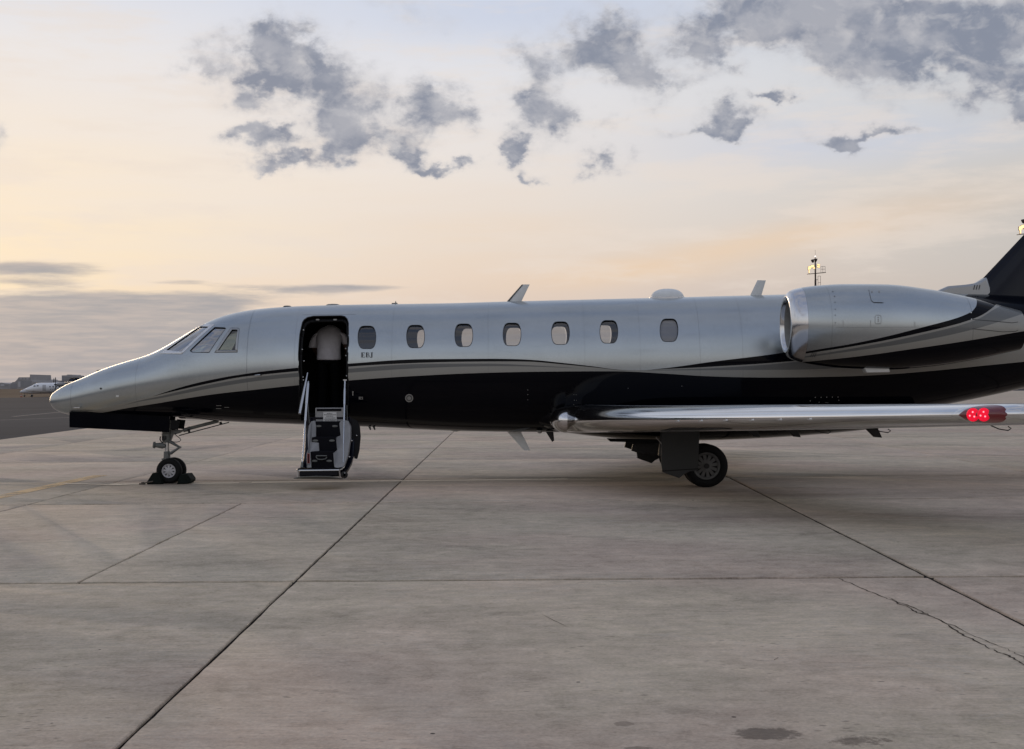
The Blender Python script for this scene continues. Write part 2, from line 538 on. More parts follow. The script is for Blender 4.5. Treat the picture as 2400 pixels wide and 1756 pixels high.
M['skin'] = simple('skin', (0.09, 0.045, 0.028), 0.55, 0, 0.12, 18)
M['hair'] = simple('black_hair', (0.006, 0.005, 0.005), 0.7, 0, 0.2, 50)
M['shoe'] = simple('shoe_leather', (0.008, 0.007, 0.007), 0.4, 0, 0.2, 30)
M['chock'] = simple('chock_rubber', (0.008, 0.011, 0.010), 0.8, 0, 0.35, 16, spec=0.12, bmp=0.4, bscale=45)
M['rope'] = simple('rope', (0.10, 0.085, 0.07), 0.9, 0, 0.3, 60)
M['shade'] = simple('window_shade', (0.86, 0.82, 0.83), 0.8, 0, 0.04, 6)
M['seat'] = simple('seat_leather', (0.045, 0.05, 0.055), 0.5, 0, 0.1, 12)
M['fan'] = simple('fan_titanium', (0.03, 0.03, 0.032), 0.4, 0.6, 0.2, 10)
M['red_glass'] = simple('red_lens', (0.05, 0.004, 0.006), 0.05, 0, 0.2, 20, coat=1.0)
_rb = M['red_glass'].node_tree.nodes['Principled BSDF']; _rb.inputs['Emission Color'].default_value = (1.0, 0.0, 0.03, 1); _rb.inputs['Emission Strength'].default_value = 0.035
M['red_lamp'] = emit('red_lamp', (0.90, 0.0, 0.03), 0.62)
M['red_core'] = emit('red_lamp_core', (1.0, 0.35, 0.42), 1.2)
M['flood'] = emit('sodium_flood', (1.0, 0.68, 0.32), 1.35)
M['beacon'] = emit('mast_beacon', (1.0, 0.9, 0.85), 2.2)
M['mast'] = simple('mast_steel', (0.20, 0.17, 0.16), 0.6, 0.2, 0.3, 2)
M['mast_dark'] = simple('mast_dark_steel', (0.05, 0.035, 0.034), 0.6, 0.1, 0.3, 2)
M['far_white'] = simple('far_plane_white', (0.86, 0.87, 0.90), 0.4, 0, 0.04, 0.6)
M['far_white2'] = simple('far_plane_dull_white', (0.62, 0.63, 0.67), 0.45, 0, 0.04, 0.6)
M['far_grey'] = simple('far_plane_grey', (0.26, 0.26, 0.27), 0.5, 0, 0.08, 0.6)
M['far_dark'] = simple('far_plane_dark', (0.012, 0.012, 0.014), 0.5, 0, 0.2, 1.0)
M['far_blue'] = simple('far_plane_blue_tail', (0.020, 0.042, 0.10), 0.4, 0, 0.15, 1.0)
M['bld_a'] = simple('building_grey_render', (0.36, 0.35, 0.355), 0.9, 0, 0.10, 0.12)  # building tones are raised: distance haze is painted into their colour
M['bld_b'] = simple('building_dark_grey', (0.29, 0.29, 0.305), 0.9, 0, 0.12, 0.12)
M['bld_c'] = simple('building_pale', (0.50, 0.50, 0.52), 0.9, 0, 0.10, 0.12)
M['cone'] = simple('orange_cone', (0.35, 0.10, 0.05), 0.6, 0, 0.1, 3)

# thin clear pane: mirror at a glance, dark tint through
m, t, b = new_mat('tinted_pane')
t.nodes.remove(b)
tr = t.nodes.new('ShaderNodeBsdfTransparent'); gl = t.nodes.new('ShaderNodeBsdfGlossy'); fr = t.nodes.new('ShaderNodeFresnel'); mx = t.nodes.new('ShaderNodeMixShader')
co = objco(t)
put(t, tr.inputs[0], mixc(t, noise(t, co, 3, 2, .5), (0.62, 0.64, 0.66), (0.67, 0.69, 0.70)))
gl.inputs['Roughness'].default_value = 0.03; gl.inputs[0].default_value = (1, 1, 1, 1)
fr.inputs[0].default_value = 1.52
t.links.new((S(t, fr.outputs[0]) * 1.3 + 0.055).sat().s, mx.inputs[0]); t.links.new(tr.outputs[0], mx.inputs[1]); t.links.new(gl.outputs[0], mx.inputs[2])
t.links.new(mx.outputs[0], t.nodes['Material Output'].inputs['Surface'])
M['pane'] = m
m2 = m.copy(); m2.name = 'windscreen_pane'; M['screen'] = m2
for n in m2.node_tree.nodes:
    if n.type == 'MATH' and n.operation == 'ADD' and not n.use_clamp: n.inputs[1].default_value = 0.34
    if n.type == 'MIX': n.inputs[6].default_value = (0.50, 0.60, 0.54, 1); n.inputs[7].default_value = (0.54, 0.64, 0.58, 1)


# concrete of the apron: cast slabs with level broom marks, stains, pitting
def concrete():
    m, t, b = new_mat('apron_concrete')
    co = objco(t)
    x, y, z = sep(t, co)
    oi = t.nodes.new('ShaderNodeObjectInfo'); rnd = S(t, oi.outputs['Random'])
    n_big = noise(t, co, 0.30, 6, 0.62, 0.5)
    n_mid = noise(t, co, 1.5, 7, 0.66, 0.7)
    n_sml = noise(t, co, 7.0, 6, 0.68, 0.4)
    n_fine = noise(t, co, 42.0, 4, 0.7)
    st1 = noise(t, vmul(t, co, (0.22, 1.5, 1.0)), 1.5, 6, 0.66, 0.5)
    st2 = noise(t, vmul(t, co, (1.4, 14.0, 1.0)), 2.0, 5, 0.66)
    broom = n_big.smooth(0.42, 0.60)
    tone = (n_big - 0.5) * 0.75 + (n_mid - 0.5) * 0.85 + (n_sml - 0.5) * 0.95 + (n_fine - 0.5) * 0.85 + (st1 - 0.5) * 0.40 + (st2 - 0.5) * (broom * 0.55 + 0.2)
    blot = noise(t, vmul(t, co, (0.7, 1.2, 1.0)), 0.9, 8, 0.74, 1.0)
    tone = tone - blot.smooth(0.55, 0.67, 0.0, 0.17) + blot.smooth(0.46, 0.34, 0.0, 0.14)
    k = (tone + 1.0 + (rnd - 0.5) * 0.13).max(0.3)
    tint = noise(t, co, 0.20, 4, 0.55)
    c = mixc(t, tint.smooth(0.40, 0.60), (0.525, 0.450, 0.342), (0.560, 0.442, 0.352))
    c = mixc(t, n_sml.smooth(0.40, 0.62, 0.0, 0.5), c, (0.500, 0.418, 0.338))
    sc = t.nodes.new('ShaderNodeVectorMath'); sc.operation = 'SCALE'
    t.links.new(c.s, sc.inputs[0]); t.links.new(k.s, sc.inputs['Scale'])
    c = S(t, sc.outputs[0])
    # tyre and oil tracks along the taxi line, then painted wing shade with stain
    tr_ = (y * (1 / 1.5)); trk = ((tr_ * tr_) * -1.0).fn('EXPONENT')
    tr2 = ((y + 3.0) * (1 / 0.9)); trk2 = ((tr2 * tr2) * -1.0).fn('EXPONENT') * x.smooth(0.0, 3.0)
    shade_v = ((y + 6.6) * (1 / 0.75)); wing_shade_stain = ((shade_v * shade_v) * -1.0).fn('EXPONENT') * x.smooth(0.0, 1.5)  # streak ahead of the wing: its shade, mixed with stain, painted into the slabs
    c = mixc(t, ((trk * 0.40 + trk2 * 0.42 + wing_shade_stain * 0.5) * st1.lin(0.35, 0.62, 0.1, 1.2)).sat(), c, (0.150, 0.118, 0.092))
    # small black specks
    vo = t.nodes.new('ShaderNodeTexVoronoi'); vo.feature = 'F1'; vo.inputs['Scale'].default_value = 3.0; t.links.new(co.s, vo.inputs['Vector'])
    vd = S(t, vo.outputs['Distance']); vc = t.nodes.new('ShaderNodeSeparateColor'); t.links.new(vo.outputs['Color'], vc.inputs[0])
    sz = S(t, vc.outputs[0])
    speck = (vd - (sz * 0.052 - 0.018)).smooth(0.006, -0.004)
    c = mixc(t, speck * 0.9, c, (0.022, 0.019, 0.017))
    # pitted patches
    vo2 = t.nodes.new('ShaderNodeTexVoronoi'); vo2.inputs['Scale'].default_value = 15.0
    t.links.new(vmul(t, co, (0.7, 1.3, 1.0)).s, vo2.inputs['Vector'])
    pit = S(t, vo2.outputs['Distance']).smooth(0.24, 0.10) * n_mid.smooth(0.50, 0.60)
    c = mixc(t, pit * 0.55, c, (0.17, 0.148, 0.125))
    # shallow scars: pale scuffs
    wv = noise(t, vmul(t, co, (0.9, 2.2, 1.0)), 0.9, 8, 0.72, 1.6)
    scar = (wv - 0.5).abs().smooth(0.014, 0.0) * n_big.smooth(0.44, 0.58)
    c = mixc(t, scar * 0.45, c, (0.52, 0.485, 0.43))
    # damp spots
    damp = None
    for (px, py, rx, ry, kk) in ((1795, 1720, 0.150, 0.105, 1.0), (2010, 1737, 0.14, 0.09, 0.95), (1462, 1697, 0.045, 0.045, 0.6), (1490, 1753, 0.07, 0.03, 0.7), (1880, 1768, 0.14, 0.06, 0.6)):
        g = G(px, py)
        u = (x - g.x) * (1 / rx); v = (y - g.y) * (1 / ry)
        s_ = (u * u + v * v + (n_sml - 0.5) * 3.2 + (n_mid - 0.5) * 2.5 + (n_fine - 0.5) * 1.2).smooth(1.15, 0.40) * kk
        damp = s_ if damp is None else damp.max(s_)
    c = mixc(t, damp * 0.72, c, (0.080, 0.054, 0.032))
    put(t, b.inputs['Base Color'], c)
    put(t, b.inputs['Roughness'], (n_mid.lin(0.3, 0.7, 0.80, 0.95) - damp * 0.25))
    b.inputs['Specular IOR Level'].default_value = 0.28
    hgt = n_fine * 0.6 + st2 * 0.5 + n_sml * 1.0 - speck * 1.2 - pit * 0.8
    bump(t, b, hgt, 0.45, 0.014)
    return m


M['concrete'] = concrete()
M['sealant'] = simple('joint_sealant', (0.014, 0.010, 0.008), 0.85, 0, 0.4, 6, spec=0.1)
M['crack'] = simple('crack_shadow', (0.085, 0.070, 0.058), 0.95, 0, 0.4, 8, spec=0.05)


def asphalt():
    m, t, b = new_mat('taxiway_asphalt')
    co = objco(t)
    a = noise(t, co, 0.05, 6, 0.6); s_ = noise(t, vmul(t, co, (0.04, 0.5, 1)), 1.0, 5, 0.6)
    c = mixc(t, a.smooth(0.3, 0.7), (0.044, 0.050, 0.060), (0.062, 0.069, 0.080))
    c = mixc(t, s_.smooth(0.52, 0.7, 0, 0.5), c, (0.039, 0.043, 0.050))
    put(t, b.inputs['Base Color'], c); b.inputs['Roughness'].default_value = 1.0; b.inputs['Specular IOR Level'].default_value = 0.06
    return m


M['asphalt'] = asphalt()


def dirt():
    m, t, b = new_mat('dry_field')
    co = objco(t)
    a = noise(t, co, 0.02, 7, 0.65); s_ = noise(t, vmul(t, co, (0.01, 0.06, 1)), 1.0, 6, 0.65)
    c = mixc(t, a.smooth(0.3, 0.7), (0.115, 0.082, 0.058), (0.175, 0.132, 0.096))
    c = mixc(t, s_.smooth(0.48, 0.68, 0, 0.7), c, (0.085, 0.064, 0.046))
    put(t, b.inputs['Base Color'], c); b.inputs['Roughness'].default_value = 1.0; b.inputs['Specular IOR Level'].default_value = 0.05
    bump(t, b, a, 0.5, 0.5)
    return m


M['dirt'] = dirt()


def worn_paint(name, col, keep):
    """Road paint worn through in streaks (alpha shows the concrete below)."""
    m, t, b = new_mat(name)
    co = objco(t)
    w_ = noise(t, vmul(t, co, (0.5, 2.0, 1)), 5.0, 7, 0.7, 0.8); g = noise(t, co, 40, 4, 0.7)
    big = noise(t, co, 0.8, 3, 0.6)
    put(t, b.inputs['Base Color'], mixc(t, g, tuple(v * 0.75 for v in col), col))
    b.inputs['Roughness'].default_value = 0.8
    put(t, b.inputs['Alpha'], (w_ * 0.6 + g * 0.25 + big * 0.35).smooth(keep, keep + 0.09, 0.0, 0.92))
    return m


M['yellow'] = worn_paint('worn_yellow_paint', (0.84, 0.58, 0.30), 0.52)
M['white_line'] = worn_paint('worn_pale_line', (0.90, 0.78, 0.60), 0.45)
M['asphalt_line'] = worn_paint('faded_taxi_line', (0.20, 0.20, 0.20), 0.45)


# ------------------------------------------------------------------ setting: ground, apron, taxiway, field
def sheet(name, poly, z, mat, parent=None, kind='structure'):
    mb = MB(); mb.add([(p[0], p[1], z) for p in poly], [tuple(range(len(poly)))])
    o = mb.build(name, mat, parent, fix=False)
    if kind: o['kind'] = kind
    return o


ground = sheet('ground', [(-9000, -400), (9000, -400), (9000, 12000), (-9000, 12000)], -0.060, M['dirt'])
EDGE0, EDGE1 = G(0, 1030.5), G(193, 1005.3)
ed = (EDGE1 - EDGE0) / (EDGE1.y - EDGE0.y)
edge_x = lambda y: EDGE0.x + ed.x * (y - EDGE0.y)
taxiway = sheet('taxiway', [(-900, -200), (200, -200), (200, 480), (-150, 480), (-136, 352), (-142, 349), (-900, 340)], -0.045, M['asphalt'])
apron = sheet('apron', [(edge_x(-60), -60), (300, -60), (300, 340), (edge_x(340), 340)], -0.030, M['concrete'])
PAT = [(edge_x(-20.4) + .02, -20.4), (36, -20.4), (44, 50.9), (edge_x(50.9) + .02, 50.9)]
seal = sheet('joint_sealant', PAT, -0.016, M['sealant'], apron, None)

XJ = [-20.0, -15.4, -10.8, -6.22, -1.70, 3.23, 8.1, 13.0, 17.9, 22.8, 27.7, 32.6]
XS = {-6.22: -.0235, -3.39: -.0248, -1.70: -.0095, 3.23: .0284}   # how far each joint leans per metre
H1, H2, H3 = G(1200, 1359).y, G(574, 1180).y, G(1800, 1118.0).y
YJ = [-20.4, H1, H2, H3, 6.6, 11.8, 17.0, 22.2, 27.4, 32.6, 37.8, 44.0, 50.9]


def slab(x0, x1, y0, y1, g=0.012, gy=0.042):
    mb = MB()
    rng = random.Random(int((x0 * 131 + y0 * 37) * 10))
    nx, ny = 34, 44
    a = []
    lim = lambda x, y: max(x, edge_x(y) + .03)
    edge = []
    for i in range(nx): edge.append((x0 + (x1 - x0) * i / nx, y0, 0, 1))
    for i in range(ny): edge.append((x1, y0 + (y1 - y0) * i / ny, -1, 0))
    for i in range(nx): edge.append((x1 - (x1 - x0) * i / nx, y1, 0, -1))
    for i in range(ny): edge.append((x0, y1 - (y1 - y0) * i / ny, 1, 0))
    def ring(ins, z, jit):
        r = []
        for (x, y, ux, uy) in edge:
            k = ins + rng.uniform(0, jit) + (.009 if abs(x - 3.23) < 1e-6 else 0)
            cx = 1 if abs(x - x0) < 1e-6 else (-1 if abs(x - x1) < 1e-6 else 0)
            cy = 1 if abs(y - y0) < 1e-6 else (-1 if abs(y - y1) < 1e-6 else 0)
            lean0, lean1 = XS.get(x0, x0 * .0062), XS.get(x1, x1 * .0062); xx = x + (lean0 + (lean1 - lean0) * (x - x0) / (x1 - x0)) * (y + 11.3) + cx * k; yy = y + cy * (k + gy - g)
            r.append((lim(xx, yy), yy, z))
        return r
    bot, mid, top = ring(g, -0.028, 0.0), ring(g - .002, -0.006, 0.006), ring(g + 0.001, 0.0, 0.012)
    mb.loft([bot, mid, top], cap0=False, cap1=True)
    return mb


for i in range(len(XJ) - 1):
    for j in range(len(YJ) - 1):
        if XJ[i] + 2 > 24.5 and YJ[j] < 2: continue
        cells = [(XJ[i], XJ[i + 1])]
        if j == 1 and XJ[i] == -6.22: cells = [(-6.22, -3.39), (-3.39, -1.70)]
        for (xa, xb) in cells:
            if xb * (1 + .0062 * (YJ[j + 1] + 11.3)) < edge_x(YJ[j + 1]) + 0.3 and xb * (1 + .0062 * (YJ[j] + 11.3)) < edge_x(YJ[j]) + 0.3: continue
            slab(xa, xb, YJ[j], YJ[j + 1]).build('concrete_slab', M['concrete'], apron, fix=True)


def ribbon(name, pts, widths, z, mat, parent):
    mb = MB()
    pts = [Vector((p[0], p[1], z)) for p in pts]
    L, Rr = [], []
    for i, p in enumerate(pts):
        t_ = (pts[min(i + 1, len(pts) - 1)] - pts[max(i - 1, 0)]).normalized()
        nn = Vector((-t_.y, t_.x, 0))
        L.append(p + nn * widths[i] / 2); Rr.append(p - nn * widths[i] / 2)
    n = len(pts)
    mb.add(L + Rr, [(i + 1, i, i + n, i + n + 1) for i in range(n - 1)])
    return mb.build(name, mat, parent, fix=False)


def crack(pix, wid, sub=7, jit=0.02, seed=1):
    rng = random.Random(seed)
    gs = [G(*p) for p in pix]; pts = []
    for a_, b_ in zip(gs, gs[1:]):
        for k in range(sub):
            p = a_.lerp(b_, k / sub)
            pts.append((p.x + rng.uniform(-jit, jit), p.y + rng.uniform(-jit, jit)))
    pts.append((gs[-1].x, gs[-1].y))
    ws = [wid * rng.uniform(0.35, 1.5) for _ in pts]; ws[0] = ws[-1] = 0.001
    return ribbon('crack', pts, ws, 0.0025, M['crack'], apron)


crack([(1962, 1354), (2015, 1378), (2075, 1402), (2130, 1421), (2195, 1450), (2255, 1487), (2320, 1521), (2370, 1540), (2420, 1570)], 0.0095, 9, 0.011, 3)
crack([(2080, 1400), (2140, 1432), (2180, 1445)], 0.010, 6, 0.016, 5)
crack([(2200, 1452), (2290, 1493), (2360, 1522), (2420, 1552)], 0.006, 8, 0.012, 8)
crack([(1758, 1546), (1790, 1550), (1815, 1548), (1825, 1542)], 0.004, 4, 0.006, 9)
crack([(455, 1051), (500, 1050), (545, 1050)], 0.10, 4, 0.02, 2)
crack([(1270, 1440), (1328, 1470)], 0.005, 4, 0.003, 4)

# painted marks
for k, (a_, b_) in enumerate((((255, 1135.5), (350, 1134.5)), ((440, 1134), (560, 1132.5)), ((590, 1131.5), (1330, 1123.5)))):
    p, q = G(*a_), G(*b_)
    n = 14
    ribbon('painted_line', [p.lerp(q, i / n) for i in range(n + 1)], [0.24] * (n + 1), 0.004, M['white_line'], apron)
p, q = G(236, 1114.3), G(-60, 1178)
ribbon('painted_stripe', [p.lerp(q, i / 12) for i in range(13)], [0.26] * 13, 0.005, M['yellow'], apron)
p, q = G(150, 1134), G(300, 1138)
ribbon('painted_line', [p.lerp(q, i / 8) for i in range(9)], [0.12] * 9, 0.0065, M['white_line'], apron)
for (a_, b_, w_) in (((-40, 984.5), (180, 976.5), 0.35), ((-40, 962), (150, 958), 0.25), ((30, 975), (150, 964), 0.3)):
    p, q = G(*a_), G(*b_)
    ribbon('painted_line', [p.lerp(q, i / 6) for i in range(7)], [w_] * 7, -0.040, M['asphalt_line'], taxiway)

# dry verge beyond the taxiway, rising to a low bank
mb = MB()
nx, ny = 70, 22
vs = []
rng = random.Random(4)
for j in range(ny):
    for i in range(nx):
        x = -620 + 700 * i / (nx - 1); y = 320 + 520 * j / (ny - 1)
        k = min(1.0, max(0.0, (y - 480) / 300))
        z = -0.055 + k * (3.7 + rng.uniform(-0.3, 0.3) + 0.5 * math.sin(x * .03 + 1))
        vs.append((x, y, z))
mb.add(vs, [(j * nx + i, j * nx + i + 1, (j + 1) * nx + i + 1, (j + 1) * nx + i) for j in range(ny - 1) for i in range(nx - 1)])
verge = mb.build('dry_verge', M['dirt'], fix=False); verge['kind'] = 'structure'

# ------------------------------------------------------------------ the jet: hull shape
jet = empty('business_jet', (-2.0, 0, 0))
tag(jet, 'silver and black twin-engine business jet parked with its airstair door open', 'jet')
JL = Vector((-2.0, 0, 0))


def part(mb, name, mats, parent=None, **k):
    """A part in place coordinates under the jet (or under one of its parts)."""
    o = mb.build(name, mats, None, **k)
    hang(o, parent or jet)
    return o


def hang(o, p):
    o.parent = p
    o.matrix_parent_inverse = Matrix.Translation(-JL) if p is jet else Matrix.Identity(4)


XN = W(117.5, 941).x


def tx(px, py): return W(px, py, 0.0)


TOP = [(119, 930), (138, 912.5), (162.5, 899), (196, 886), (236.6, 868), (286, 851), (321, 841), (356, 830), (386, 815), (428, 790), (475, 761), (498, 750),
       (530, 738.5), (571, 729.5), (608, 724.2), (652, 720.3), (730, 717), (800, 715), (1060, 711), (1190, 707), (1540, 698.5), (1830, 691), (2100, 688), (2300, 690), (2400, 694), (2600, 708), (2900, 742)]
BOT = [(121, 950), (126, 957), (138, 965), (162.5, 972), (200, 973), (231, 974), (300, 976), (420, 981), (536, 988), (594, 991), (698, 994.5), (882, 1001), (1063, 1010), (1190, 1012.5),
       (1500, 1012), (1700, 1008), (1830, 1000), (2000, 982), (2190, 954), (2257, 941), (2355, 920), (2400, 910), (2600, 862), (2900, 795)]
MID = [(117.5, 941), (160, 936), (236, 921), (321, 904), (400, 891), (500, 876), (575, 868), (700, 860), (1200, 857), (1830, 846), (2100, 832), (2400, 806), (2600, 786), (2900, 768)]
HALF = [(0.004, .028), (.05, .10), (.15, .175), (.4, .29), (.8, .41), (1.3, .53), (2.0, .68), (2.7, .825), (3.4, .93), (4.2, .985), (5.0, 1.0), (11.8, 1.0), (13.2, .97), (14.4, .88), (15.5, .76), (17, .55), (18.6, .30), (19.6, .16)]
XE = XN + 19.3
TT = math.sqrt(XE - XN)


def tab(pts, zero=None):
    w = [W(*p) for p in pts]
    return [math.sqrt(max(1e-9, q.x - XN)) for q in w], [q.z for q in w]


tg = np.linspace(0, TT, 1600)
tm_, zm_ = tab(MID); tm_[0] = 0.0
f_mid = pchip(tm_, zm_)
zmid = f_mid(tg)
a_, b_ = tab(TOP); ht = pchip([0] + a_, [0] + [z - float(f_mid(t_)) for t_, z in zip(a_, b_)])(tg)
a_, b_ = tab(BOT); hb = pchip([0] + a_, [0] + [float(f_mid(t_)) - z for t_, z in zip(a_, b_)])(tg)
hw = pchip([0] + [math.sqrt(p[0]) for p in HALF], [0] + [p[1] for p in HALF])(tg)


def gsm(a, sig, odd):
    n = int(sig * 4)
    k = np.exp(-0.5 * (np.arange(-n, n + 1) / sig) ** 2); k /= k.sum()
    left = -a[n:0:-1] if odd else 2 * a[0] - a[n:0:-1]
    ext = np.concatenate([left, a, 2 * a[-1] - a[-2:-n - 2:-1]])
    return np.convolve(ext, k, 'valid')


zmid, ht, hb, hw = gsm(zmid, 26, False), gsm(ht, 15, True), gsm(hb, 20, True), gsm(hw, 26, True)


def hull(x):
    t_ = math.sqrt(max(0.0, x - XN))
    return tuple(float(np.interp(t_, tg, q)) for q in (zmid, ht, hb, hw))


def hull_y(x, z):
    zm, a, b, w = hull(x)
    if w < 1e-6: return 0.0
    r = (z - zm) / (a if z > zm else b)
    return w * math.sqrt(max(0.0, 1 - r * r))


def hull_n(x, y, z):
    def F(x, y, z):
        zm, a, b, w = hull(x)
        r = (z - zm) / max(1e-6, (a if z > zm else b))
        return math.sqrt((y / max(1e-6, w)) ** 2 + r * r)
    e = 0.012
    g = Vector((F(x + e, y, z) - F(x - e, y, z), F(x, y + e, z) - F(x, y - e, z), F(x, y, z + e) - F(x, y, z - e)))
    return g.normalized() if g.length > 0 else Vector((-1, 0, 0))


def HP(px, py, out=0.0):
    """Point on the hull's near side under a pixel."""
    y = -0.9
    for _ in range(6):
        p = W(px, py, y); y = -hull_y(p.x, p.z)
    p = W(px, py, y)
    return p + hull_n(*p) * out if out else p


def ring(x, k, inset=0.0, floor=None, n=96):
    zm, a, b, w = hull(x)
    a, b, w = max(0.002, a - inset), max(0.002, b - inset), max(0.002, w - inset)
    r = []
    for i in range(n):
        f = 2 * PI * (i + .5) / n
        c, s = math.cos(f), math.sin(f)
        z = zm + (a if s > 0 else b) * s
        y = w * c
        if floor is not None and z < floor:
            z = floor
            q = (floor - zm) / b
            y = max(-1, min(1, c / max(0.05, math.sqrt(1 - q * q)))) * w * math.sqrt(max(0, 1 - q * q)) if abs(q) < 1 else y
        r.append(Vector((x, y, z)))
    return r


stations = [XN + (0.035 + (TT - 0.035) * i / 210) ** 2 for i in range(211)]
hull_mb = MB(); hull_mb.loft([ring(x, 0) for x in stations])
FLOOR = 1.10
cabin = MB(); cabin.loft([ring(x, 0, 0.055, FLOOR) for x in np.linspace(W(330, 850).x, 6.2, 60)])


def side_poly(pix):
    return [(p.x, p.z) for p in (HP(*q) for q in pix)]


def win_outline(cx, cy, a=20.5, b=26.0, n=36):
    o = []
    for i in range(n):
        f = 2 * PI * i / n
        c, s = math.cos(f), math.sin(f)
        lo, hi = 0.5, 1.5      # barrel with soft corners
        for _ in range(24):
            r = (lo + hi) / 2; u, v = r * c, r * s
            if (abs(u) / (1 - .27 * v * v)) ** 5 + abs(v) ** 7 > 1: hi = r
            else: lo = r
        o.append((cx + a * u, cy + b * v))
    return o


WIN = [(860, 791), (974, 789), (1087, 786), (1200, 784), (1313.6, 781), (1427, 778), (1568, 774.3)]
SCREEN = [(389, 821), (469, 765.4), (489, 766), (425.6, 824)]
SIDE2 = [(446.6, 820.6), (448, 824), (453, 825.6), (490, 825.6), (528.5, 771), (526, 768.8), (502.4, 768)]
SIDE3 = [(511.7, 821), (550.8, 820.6), (556.4, 774.5), (554, 773.5), (544, 773.5)]
DOOR = [(709, 757), (713, 750.5), (721, 745), (735, 742), (800, 741), (808, 743), (813.5, 748.5), (816.5, 758), (817, 800), (815, 836), (817, 900), (819, 984), (706, 984), (702, 900), (700, 830), (703, 785)]


def grow(poly, d):
    c = Vector((sum(p[0] for p in poly) / len(poly), sum(p[1] for p in poly) / len(poly)))
    return [tuple(Vector(p) + (Vector(p) - c).normalized() * d) for p in poly]


def cutter(poly_xz, y0, y1):
    mb = MB(); mb.prism([(x, y0, z) for x, z in poly_xz], (0, y1 - y0, 0))
    return mb


cuts = [cabin]
for k, (cx, cy) in enumerate(WIN):
    sp_ = side_poly(win_outline(cx, cy))
    cuts.append(cutter(sp_, -1.6, 0.0))
    if k: cuts.append(cutter([(x + .034, z) for x, z in sp_], 0.0, 1.6))
for q in (SIDE2, SIDE3): cuts.append(cutter(side_poly(q), -1.6, 1.6))
sc = side_poly(SCREEN)
cuts.append(cutter(sc, -1.6, -0.045)); cuts.append(cutter(sc, 0.045, 1.6))
cuts.append(cutter(side_poly(DOOR), -1.6, -0.35))
# nose gear well
nwx = (W(175, 975).x, W(425, 985).x)
well = MB(); well.box(((nwx[0] + nwx[1]) / 2, 0, 0.85), (nwx[1] - nwx[0], 0.44, 0.62))
cuts.append(well)

h_me = hull_mb.mesh('fuselage', [])
h_ob = bpy.data.objects.new('hull_tmp', h_me); COL.objects.link(h_ob)
tmp = []
for c in cuts:
    o = bpy.data.objects.new('cut_tmp', c.mesh('cut', [])); COL.objects.link(o); tmp.append(o)
    md = h_ob.modifiers.new('cut', 'BOOLEAN'); md.operation = 'DIFFERENCE'; md.object = o; md.solver = 'EXACT'
bpy.context.view_layer.update()
dg = bpy.context.evaluated_depsgraph_get()
f_me = bpy.data.meshes.new_from_object(h_ob.evaluated_get(dg))
for o in tmp + [h_ob]: bpy.data.objects.remove(o, do_unlink=True)
f_me.name = 'fuselage'


# ---- paint: silver above, waving black / grey / pale stripes, black belly
def edge_pts(pix, fn): return [(p.x, p.z) for p in (fn(*q) for q in pix)]


X0, X1, Z0, Z1 = -7.6, 12.4, 0.4, 3.4
E_TOP = [(364, 927), (434, 905), (507, 888), (565, 878), (623, 870), (699, 862), (817, 852.5), (1000, 842), (1149, 841), (1242, 843.5), (1316, 850.5), (1390, 859), (1461, 867.5), (1500, 868), (1536, 865.5), (1670, 848), (1840, 826), (1960, 802), (2100, 764), (2200, 722), (2290, 680)]
E_BOT = [(364, 927.5), (434, 911), (507, 895), (565, 884), (623, 877.5), (699, 870), (817, 859.5), (1000, 850), (1149, 847.5), (1242, 848), (1316, 854), (1390, 861), (1461, 868), (1500, 868), (1536, 866.2), (1670, 859.5), (1840, 848), (2000, 830), (2200, 798), (2400, 766), (2600, 735)]
G_TOP = [(205, 971.5), (240, 964.5), (290, 950), (330, 938.5), (376, 929), (434, 915), (507, 899), (623, 881.4), (699, 874), (817, 864.5), (1000, 853), (1149, 852.5), (1298, 859.5), (1461, 868.5), (1500, 868.6), (1536, 867.4), (1670, 863), (1840, 851), (2000, 834), (2200, 803), (2400, 772), (2600, 742)]
G_BOT = [(205, 971.6), (240, 964.7), (290, 950.5), (330, 941), (376, 933.5), (434, 922), (507, 908), (623, 890.7), (699, 883.4), (817, 874), (1000, 862.5), (1149, 858.5), (1335, 862.5), (1461, 869), (1500, 869), (1536, 868.6), (1670, 867.8), (1840, 867), (2000, 860), (2200, 836), (2400, 806), (2600, 776)]
B_TOP = [(205, 972.5), (240, 967.5), (303, 956), (376, 944.5), (449, 932), (507, 923.5), (594, 914), (699, 903), (817, 892), (1000, 880), (1149, 873.8), (1335, 870.8), (1461, 870.8), (1558, 876), (1670, 882.5), (1840, 885), (1911, 884), (2041, 880), (2172, 870.6), (2303, 857.6), (2400, 848), (2600, 826)]


def curve_node(t, xs, pts):
    n = t.nodes.new('ShaderNodeFloatCurve')
    cm = n.mapping; cm.use_clip = False
    cv = cm.curves[0]
    q = [((x - X0) / (X1 - X0), (z - Z0) / (Z1 - Z0)) for x, z in pts]
    q.sort()
    while len(cv.points) < len(q): cv.points.new(0.5, 0.5)
    for p_, (u, v) in zip(cv.points, q):
        p_.location = (u, v); p_.handle_type = 'AUTO_CLAMPED'
    cm.update()
    t.links.new(xs.s, n.inputs['Value'])
    n.inputs['Factor'].default_value = 1.0
    return S(t, n.outputs[0]) * (Z1 - Z0) + Z0


